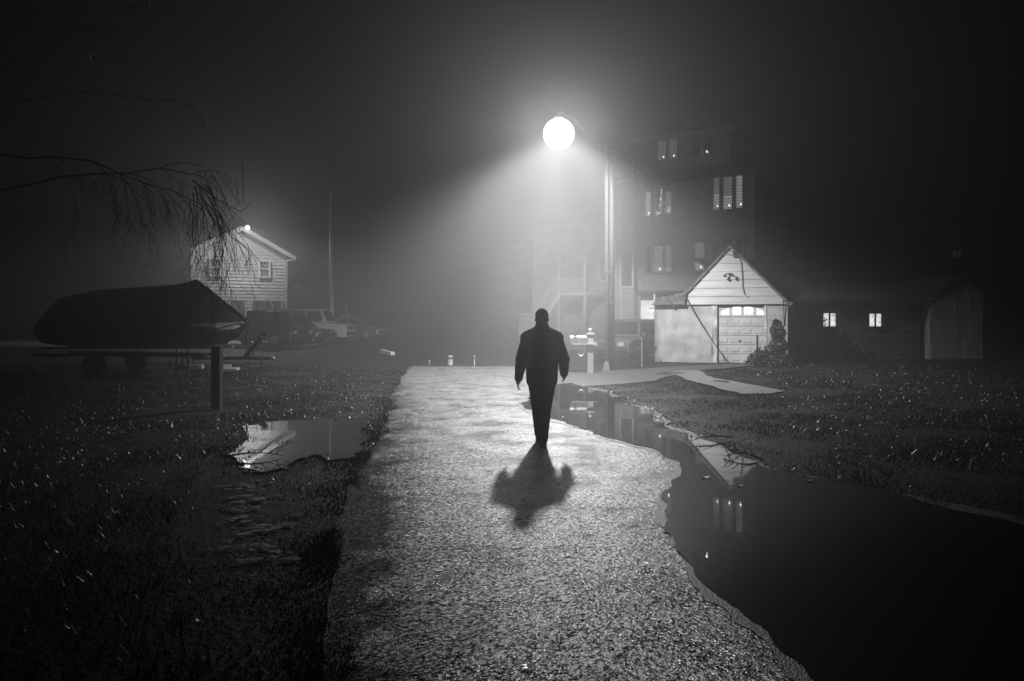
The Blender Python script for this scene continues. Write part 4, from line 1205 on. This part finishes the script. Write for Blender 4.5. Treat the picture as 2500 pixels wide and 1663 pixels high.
half_b = [(-.1,1.04),(1.5,1.09),(3.0,1.07),(4.0,.87),(4.6,.6),(4.95,.33),(5.25,.06)]
hx = np.array([a for a, _ in half_b]); hb_ = np.array([b_ for _, b_ in half_b])
for i, (x, rz_) in enumerate(ridge):
    b_ = float(np.interp(x, hx, hb_)); low = 1.36 + .05*math.sin(i*2.3) + (.13 if x > 4.6 else 0)
    ring = []
    for j in range(13):
        t_ = j/12*2-1; q = abs(t_)
        z = rz_-(rz_-1.5)*min(1, q/.9)**(.92+.25*q) if q < .9 else 1.5-(1.5-low)*(q-.9)/.1
        z -= .045*math.sin(math.pi*min(1,q/.9))*(1+.8*math.sin(i*1.9+j*1.3))
        ring.append((x, b_*t_*(1 if q < .9 else 1.01), min(z, rz_)))
    rings.append(ring)
mb.loft(rings, False, False); cov = mb.build('cover', M['tarp'], boat, True)
mb = MB()
mb.tube([(bxl(600),0,bz_(775)),(bxl(613),-.03,bz_(785)),(bxl(616),0,bz_(776))], .022, 8); mb.box(bxl(596),bxl(612),-.08,.08,bz_(790),bz_(786)); mb.build('bow_cleat', M['pale_metal'], hull)
mb = MB(); mb.bar((bxl(487),-.02,bz_(683)+.012),(bxl(609),-.02,bz_(778)+.012),.03,.012); mb.build('ridge_strap', M['cable'], cov)
mb = MB(); mb.tube([(bxl(611),0,bz_(795)),(bxl(612),-.02,bz_(815)),(bxl(611),-.02,bz_(836))], .025, 6); mb.tube([(bxl(611),-.02,bz_(836)),(bxl(608),-.03,bz_(841)),(bxl(612),-.03,bz_(844)),(bxl(616),-.03,bz_(840))], .01, 6); mb.build('bow_strap', M['cable'], hull)
trailer = thing('boat_trailer', 'low steel boat trailer with a slanted winch post at its tongue', 'trailer', (BX-5.2, BY, 0), -.05)
mb = MB()
mb.bar((bxl(480),0,bz_(873.5)),(bxl(668),0,bz_(873.5)),.10,.085)
mb.bar((-.2,-.75,bz_(863)),(bxl(530),-.5,bz_(866)),.07,.07); mb.bar((-.2,.75,bz_(863)),(bxl(530),.5,bz_(866)),.07,.07)
for x in (.3, 2.2, 3.9): mb.bar((x,-.74,bz_(864)-.04),(x,.74,bz_(864)-.04),.06,.06, up=(0,0,1))
mb.bar((bxl(528),-.52,bz_(867)),(bxl(560),0,bz_(873)),.07,.07); mb.bar((bxl(528),.52,bz_(867)),(bxl(560),0,bz_(873)),.07,.07)
mb.build('frame', M['dark_metal'], trailer)
mb = MB()
for s_ in (-1, 1):
    mb.bar((-.1,s_*.55,bz_(848)),(bxl(560),s_*.42,bz_(847)),.09,.045)
mb.build('bunk', M['siding_dark'], trailer)
mb = MB()
mb.bar((bxl(608),0,bz_(870)),(bxl(659),0,bz_(811)),.09,.10); mb.tube([(bxl(626),0,bz_(850)),(bxl(631),0,bz_(869))], .022, 6); mb.build('winch_post', M['dark_metal'], trailer)
mb = MB(); mb.ball((bxl(648),0,bz_(822)), .085, 10, 8, (1,1.2,1)); mb.tube([(bxl(651),-.1,bz_(822)),(bxl(655),-.16,bz_(832))], .014, 6); mb.build('winch', M['dark_metal'], trailer)
mb = MB(); mb.bar((bxl(664),0,bz_(873)),(bxl(676),0,bz_(874)),.07,.07); mb.ball((bxl(676),0,bz_(873)), .05, 8, 6); mb.build('coupler', M['metal'], trailer)
mb = MB(); mb.tube([(bxl(652),-.1,bz_(866)),(bxl(652),-.1,bz_(893))], .028, 8); mb.box(bxl(648),bxl(656),-.16,-.04,bz_(897),bz_(893)); mb.build('jack', M['dark_metal'], trailer)
gb = float(gh(BX-4, BY))
for s_ in (-1, 1):
    w = MB(); cx, cz = 1.6, gb+.31
    ring = [[(cx+r*math.cos(a), s_*.98+y, cz+r*math.sin(a)) for a in np.linspace(0,2*math.pi,21)[:-1]] for r, y in ((.16,-.09),(.29,-.09),(.31,-.05),(.31,.05),(.29,.09),(.16,.09))]
    w.loft(ring); wo = w.build('wheel', M['black'], trailer)
    w = MB(); w.loft([[(cx+r*math.cos(a), s_*(.98+y), cz+r*math.sin(a)) for a in np.linspace(0,2*math.pi,13)[:-1]] for r, y in ((.15,.02),(.13,.07),(.02,.05))]); w.build('rim', M['metal'], wo)
for px, lb in ((497, 'open metal jack stand under the boat, right one of the pair'), (470, 'open metal jack stand under the boat, left one of the pair')):
    g = GP(px, 912)
    js = thing('jack_stand', lb, 'jack stand', (g.x, BY-.6, g.z), 0, 'jack stands under the boat')
    mb = MB()
    for k in range(4):
        a = k*math.pi/2+.5; mb.bar((.04*math.cos(a),.04*math.sin(a),.62),(.3*math.cos(a),.3*math.sin(a),0),.025,.025)
    mb.build('leg', M['dark_metal'], js)
    mb = MB(); mb.tube([(0,0,.3),(0,0,.74)], .02, 8); mb.lathe([(.03,.72),(.10,.75),(.10,.77)], (0,0,0), 12); mb.build('support', M['dark_metal'], js)

# ------------------------------------------------------------------ bare tree with drooping branches
TX, TY = -9.6, 11.0
tree = thing('bare_tree', 'bare tree whose drooping twigs hang before the pale house', 'tree', (TX, TY, float(gh(TX, TY))))
mb = MB(); mb.tube([(0,0,-.2),(.1,0,1.5),(.35,.1,3.0),(.7,.1,4.4)], [.30,.24,.2,.15], 12); mb.build('trunk', M['bark'], tree, True)
tw = MB(); tb = MB()
rnd = random.Random(5)
def limb(a, b, r0, r1, droop, n=9):
    pts = []
    for i in range(n+1):
        t_ = i/n; p = Vector(a).lerp(Vector(b), t_); p.z += droop*4*t_*(1-t_)
        p += Vector((rnd.gauss(0,.035), rnd.gauss(0,.035), rnd.gauss(0,.035)))
        pts.append(p)
    tb.tube(pts, [r0+(r1-r0)*i/n for i in range(n+1)], 7)
    return pts
def twig(p, d, L, r, depth):
    pts = [p]; q = Vector(p); dd = Vector(d).normalized(); n = 8
    for i in range(n):
        dd = (dd + Vector((rnd.gauss(0,.13), rnd.gauss(0,.13), -.13+rnd.gauss(0,.06)))).normalized()
        q = q + dd*L/n; pts.append(q)
    tw.tube(pts, [max(.0016, r*(1-.85*i/n)) for i in range(n+1)], 4)
    if depth > 0:
        for i in range(2, n+1):
            if rnd.random() < .75:
                s_ = (dd + Vector((rnd.gauss(0,.6), rnd.gauss(0,.6), rnd.gauss(-.2,.5)))).normalized()
                twig(pts[i], s_, L*rnd.uniform(.25,.5), r*.55, depth-1)
def loc(px, py, Y):
    return P(px, py, Y) - Vector((TX, TY, float(gh(TX, TY))))
limbs = [limb((.35,.1,3.0), loc(470, 430, 11.5), .026, .008, .35), limb((.7,.1,4.4), loc(470, 260, 12.5), .014, .005, .4), limb((.7,.1,4.4), loc(300, 40, 11.0), .014, .005, .3),
         limb((.6,.1,4.0), loc(430, 470, 10.5), .022, .008, .3)]
for li, pts in enumerate(limbs):
    for i in range(5, len(pts)):
        for _ in range(2 if li in (0, 3) else 1):
            d = (pts[-1]-pts[0]).normalized() + Vector((rnd.gauss(.2,.4), rnd.gauss(0,.4), rnd.gauss(-.35,.35)))
            twig(pts[i], d, rnd.uniform(.6,1.2), .007, 2 if li in (0, 3) else 1)
# the dense hanging bunch in front of the house
for k in range(16):
    a = loc(rnd.uniform(455,520), rnd.uniform(420,510), rnd.uniform(10.6,12))
    twig(a, (rnd.uniform(.1,.7), rnd.gauss(0,.2), -.7), rnd.uniform(.9,1.7), .009, 2)
# the single long twig that curls up before the glow
pts = [loc(*q) for q in ((470,440,11.5),(508,470,11.6),(535,490,11.6),(560,504,11.6),(588,517,11.6),(600,508,11.6),(613,490,11.6))]
tw.tube(pts, [.014,.012,.009,.007,.006,.005,.003], 5)
tw.tube([loc(*q) for q in ((592,400,11.6),(593,450,11.6),(595,490,11.6),(599,500,11.6))], [.006,.006,.004,.003], 5)
tw.tube([loc(*q) for q in ((300,-20,9.5),(315,20,9.5),(321,60,9.5),(316,90,9.5))], [.006,.005,.004,.003], 5)
tb.build('branches', M['bark'], tree, True)
tag(tw.build('twigs', M['twig'], tree), None, None, None, 'stuff')

# ------------------------------------------------------------------ the person
PX, PY = .385, 9.5
person = thing('person', 'person in a dark jacket and cap walking along the wet road', 'person', (PX, PY, .008))
def capsule(mb, a, b, r0, r1, n=12, sq=1.0):
    a, b = Vector(a), Vector(b); d = b-a; L = max(d.length, 1e-5); pts, rs = [], []
    t_ = d/L
    for i in range(4):
        u = math.pi/2*(1-i/4); pts.append(a - t_*r0*math.sin(u)); rs.append(max(.002, r0*math.cos(u)))
    for i in range(5): pts.append(a+d*i/4); rs.append(r0+(r1-r0)*i/4)
    for i in range(1, 5):
        u = math.pi/2*i/4; pts.append(b + t_*r1*math.sin(u)); rs.append(max(.002, r1*math.cos(u)))
    mb.tube(pts, rs, n)
def fused(mb, name, m, parent, voxel, it=6):
    """union of the overlapping pieces as one continuous skin"""
    o = mb.build(name, None)
    r_ = o.modifiers.new('r', 'REMESH'); r_.mode = 'VOXEL'; r_.voxel_size = voxel
    s_ = o.modifiers.new('s', 'SMOOTH'); s_.factor = .5; s_.iterations = it
    dg = bpy.context.evaluated_depsgraph_get()
    me = bpy.data.meshes.new_from_object(o.evaluated_get(dg))
    o.modifiers.clear(); old = o.data; o.data = me; bpy.data.meshes.remove(old)
    me.name = name; me.materials.clear(); me.materials.append(m)
    for p in me.polygons: p.use_smooth = True
    o.parent = parent
    return o
# joints (the figure walks away from the camera, +y)
hipL, hipR = Vector((-.09,0,.90)), Vector((.09,0,.90))
kneeL, ankL = Vector((-.055,.22,.51)), Vector((-.025,.30,.10))
kneeR, ankR = Vector((.045,.03,.48)), Vector((.012,-.12,.09))
shL, shR = Vector((-.185,0,1.375)), Vector((.185,0,1.375))
elL, wrL = Vector((-.265,-.12,1.12)), Vector((-.30,-.10,.875))
elR, wrR = Vector((.285,.04,1.11)), Vector((.30,.20,.91))
headc = Vector((0,.02,1.63))
body = MB()
body.ball(headc, .1, 20, 16, (.76,.93,1.15)); capsule(body, headc+Vector((0,.06,-.07)), headc+Vector((0,.05,-.08)), .05, .045)   # skull, jaw
capsule(body, headc+Vector((0,.105,.0)), headc+Vector((0,.115,-.03)), .010, .017)                                             # nose
for s_ in (-1, 1): body.ball(headc+Vector((s_*.08,.0,-.01)), .03, 10, 8, (.4,.8,1.15))                                         # ears
capsule(body, headc+Vector((0,-.01,-.07)), (0,-.01,1.40), .058, .068)
capsule(body, (0,0,1.33), (0,0,1.0), .15, .13); capsule(body, shL, shR, .075, .075)
capsule(body, (-.07,0,.93), (.07,0,.93), .12, .12)
for h_, k_, a_ in ((hipL,kneeL,ankL),(hipR,kneeR,ankR)):
    capsule(body, h_, k_, .085, .055); capsule(body, k_, a_, .055, .037)
    capsule(body, a_+Vector((0,-.02,-.05)), a_+Vector((0,.15,-.06)), .038, .03)
for s_, sh, el, wr_ in ((-1,shL,elL,wrL),(1,shR,elR,wrR)):
    capsule(body, sh, el, .055, .042); capsule(body, el, wr_, .042, .028)
    dn = (wr_-el).normalized()
    pc = wr_+dn*.055
    capsule(body, wr_+dn*.01, pc, .027, .03); capsule(body, wr_+dn*.02+Vector((0,.022,0)), pc+Vector((0,.022,0)), .018, .018); capsule(body, wr_+dn*.02-Vector((0,.022,0)), pc-Vector((0,.022,0)), .018, .018)
    for k, (oy, L1) in enumerate(((.034,.072),(.012,.082),(-.012,.076),(-.034,.06))):
        b0 = pc+dn*.025+Vector((0,oy,0)); b1 = b0+dn*L1*.5+Vector((-s_*.006,0,0)); b2 = b1+dn*L1*.45+Vector((-s_*.022,0,0))
        capsule(body, b0, b1, .0095, .009, 8); capsule(body, b1, b2, .009, .0075, 8)
    t0 = wr_+dn*.03+Vector((0,.03,0)); t1 = t0+dn*.035+Vector((-s_*.012,.028,0)); capsule(body, t0, t1, .012, .010, 8); capsule(body, t1, t1+dn*.03+Vector((-s_*.006,.004,0)), .010, .008, 8)
fused(body, 'body', M['skin'], person, .007, 3)
jk = MB()
capsule(jk, (0,0,1.36), (0,0,1.15), .155, .165); capsule(jk, (0,0,1.15), (0,-.005,.82), .168, .185)
capsule(jk, (-.10,0,1.20), (-.09,0,.84), .115, .115); capsule(jk, (.10,0,1.20), (.09,0,.84), .115, .115)
capsule(jk, (-.19,0,1.37), (.19,0,1.37), .088, .088); capsule(jk, (-.06,-.01,1.47), (-.20,0,1.385), .07, .085); capsule(jk, (.06,-.01,1.47), (.20,0,1.385), .07, .085); capsule(jk, (0,-.01,1.46), (0,-.01,1.53), .082, .078)
for sh, el, wr_ in ((shL,elL,wrL),(shR,elR,wrR)):
    capsule(jk, sh, el, .085, .078); capsule(jk, el, wr_, .076, .056)
    m_ = el.lerp(wr_, .5); jk.ball(m_, .072, 10, 8); jk.ball(el+Vector((0,-.02,0)), .082, 10, 8)
capsule(jk, (-.05,-.07,1.45), (.05,-.07,1.45), .085, .085); capsule(jk, (0,-.05,1.50), (0,-.02,1.54), .095, .09)
fused(jk, 'jacket', M['cloth'], person, .011, 6)
tr = MB()
capsule(tr, (-.07,0,.90), (.07,0,.90), .125, .125)
for h_, k_, a_ in ((hipL,kneeL,ankL),(hipR,kneeR,ankR)):
    capsule(tr, h_, k_, .108, .082); capsule(tr, k_, a_, .080, .062)
    tr.ball(k_.lerp(a_, .35)+Vector((0,-.02,0)), .076, 10, 8); tr.ball(a_+Vector((0,0,.02)), .066, 10, 8, (1,1,.7)); tr.ball(a_.lerp(k_,.22), .068, 10, 8, (1,1,.6))
fused(tr, 'trousers', M['cloth2'], person, .010, 5)
for a_ in (ankL, ankR):
    s_ = MB(); zb = a_.z-.09
    capsule(s_, (a_.x,a_.y-.05,zb+.05), (a_.x,a_.y+.15,zb+.042), .047, .043); capsule(s_, (a_.x,a_.y-.01,zb+.09), (a_.x,a_.y+.05,zb+.07), .048, .045)
    s_.box(a_.x-.044, a_.x+.044, a_.y-.085, a_.y+.19, zb, zb+.02)
    fused(s_, 'shoe', M['black'], person, .009, 3)
cp_ = MB(); cp_.ball(headc+Vector((0,-.005,.045)), .1, 20, 14, (.86,1.0,.92)); cp_.ball(headc+Vector((0,-.03,-.01)), .1, 16, 12, (.82,.82,.9))
fused(cp_, 'knit_cap', M['cloth'], person, .009, 4)

# ------------------------------------------------------------------ the fog
hz = MB(); hz.box(-165, 165, -25, 165, -1.5, 24)
fog = hz.build('haze', None)
tag(fog, None, None, None, 'stuff')
fm = bpy.data.materials.new('night_fog'); fm.use_nodes = True
nt = fm.node_tree; nt.nodes.remove(nt.nodes['Principled BSDF'])
pv = nt.nodes.new('ShaderNodeVolumePrincipled')
pv.inputs['Color'].default_value = (.9,.9,.9,1); pv.inputs['Density'].default_value = 0.0205; pv.inputs['Anisotropy'].default_value = 0.75
nt.links.new(pv.outputs[0], nt.nodes['Material Output'].inputs['Volume'])
fog.data.materials.append(fm)
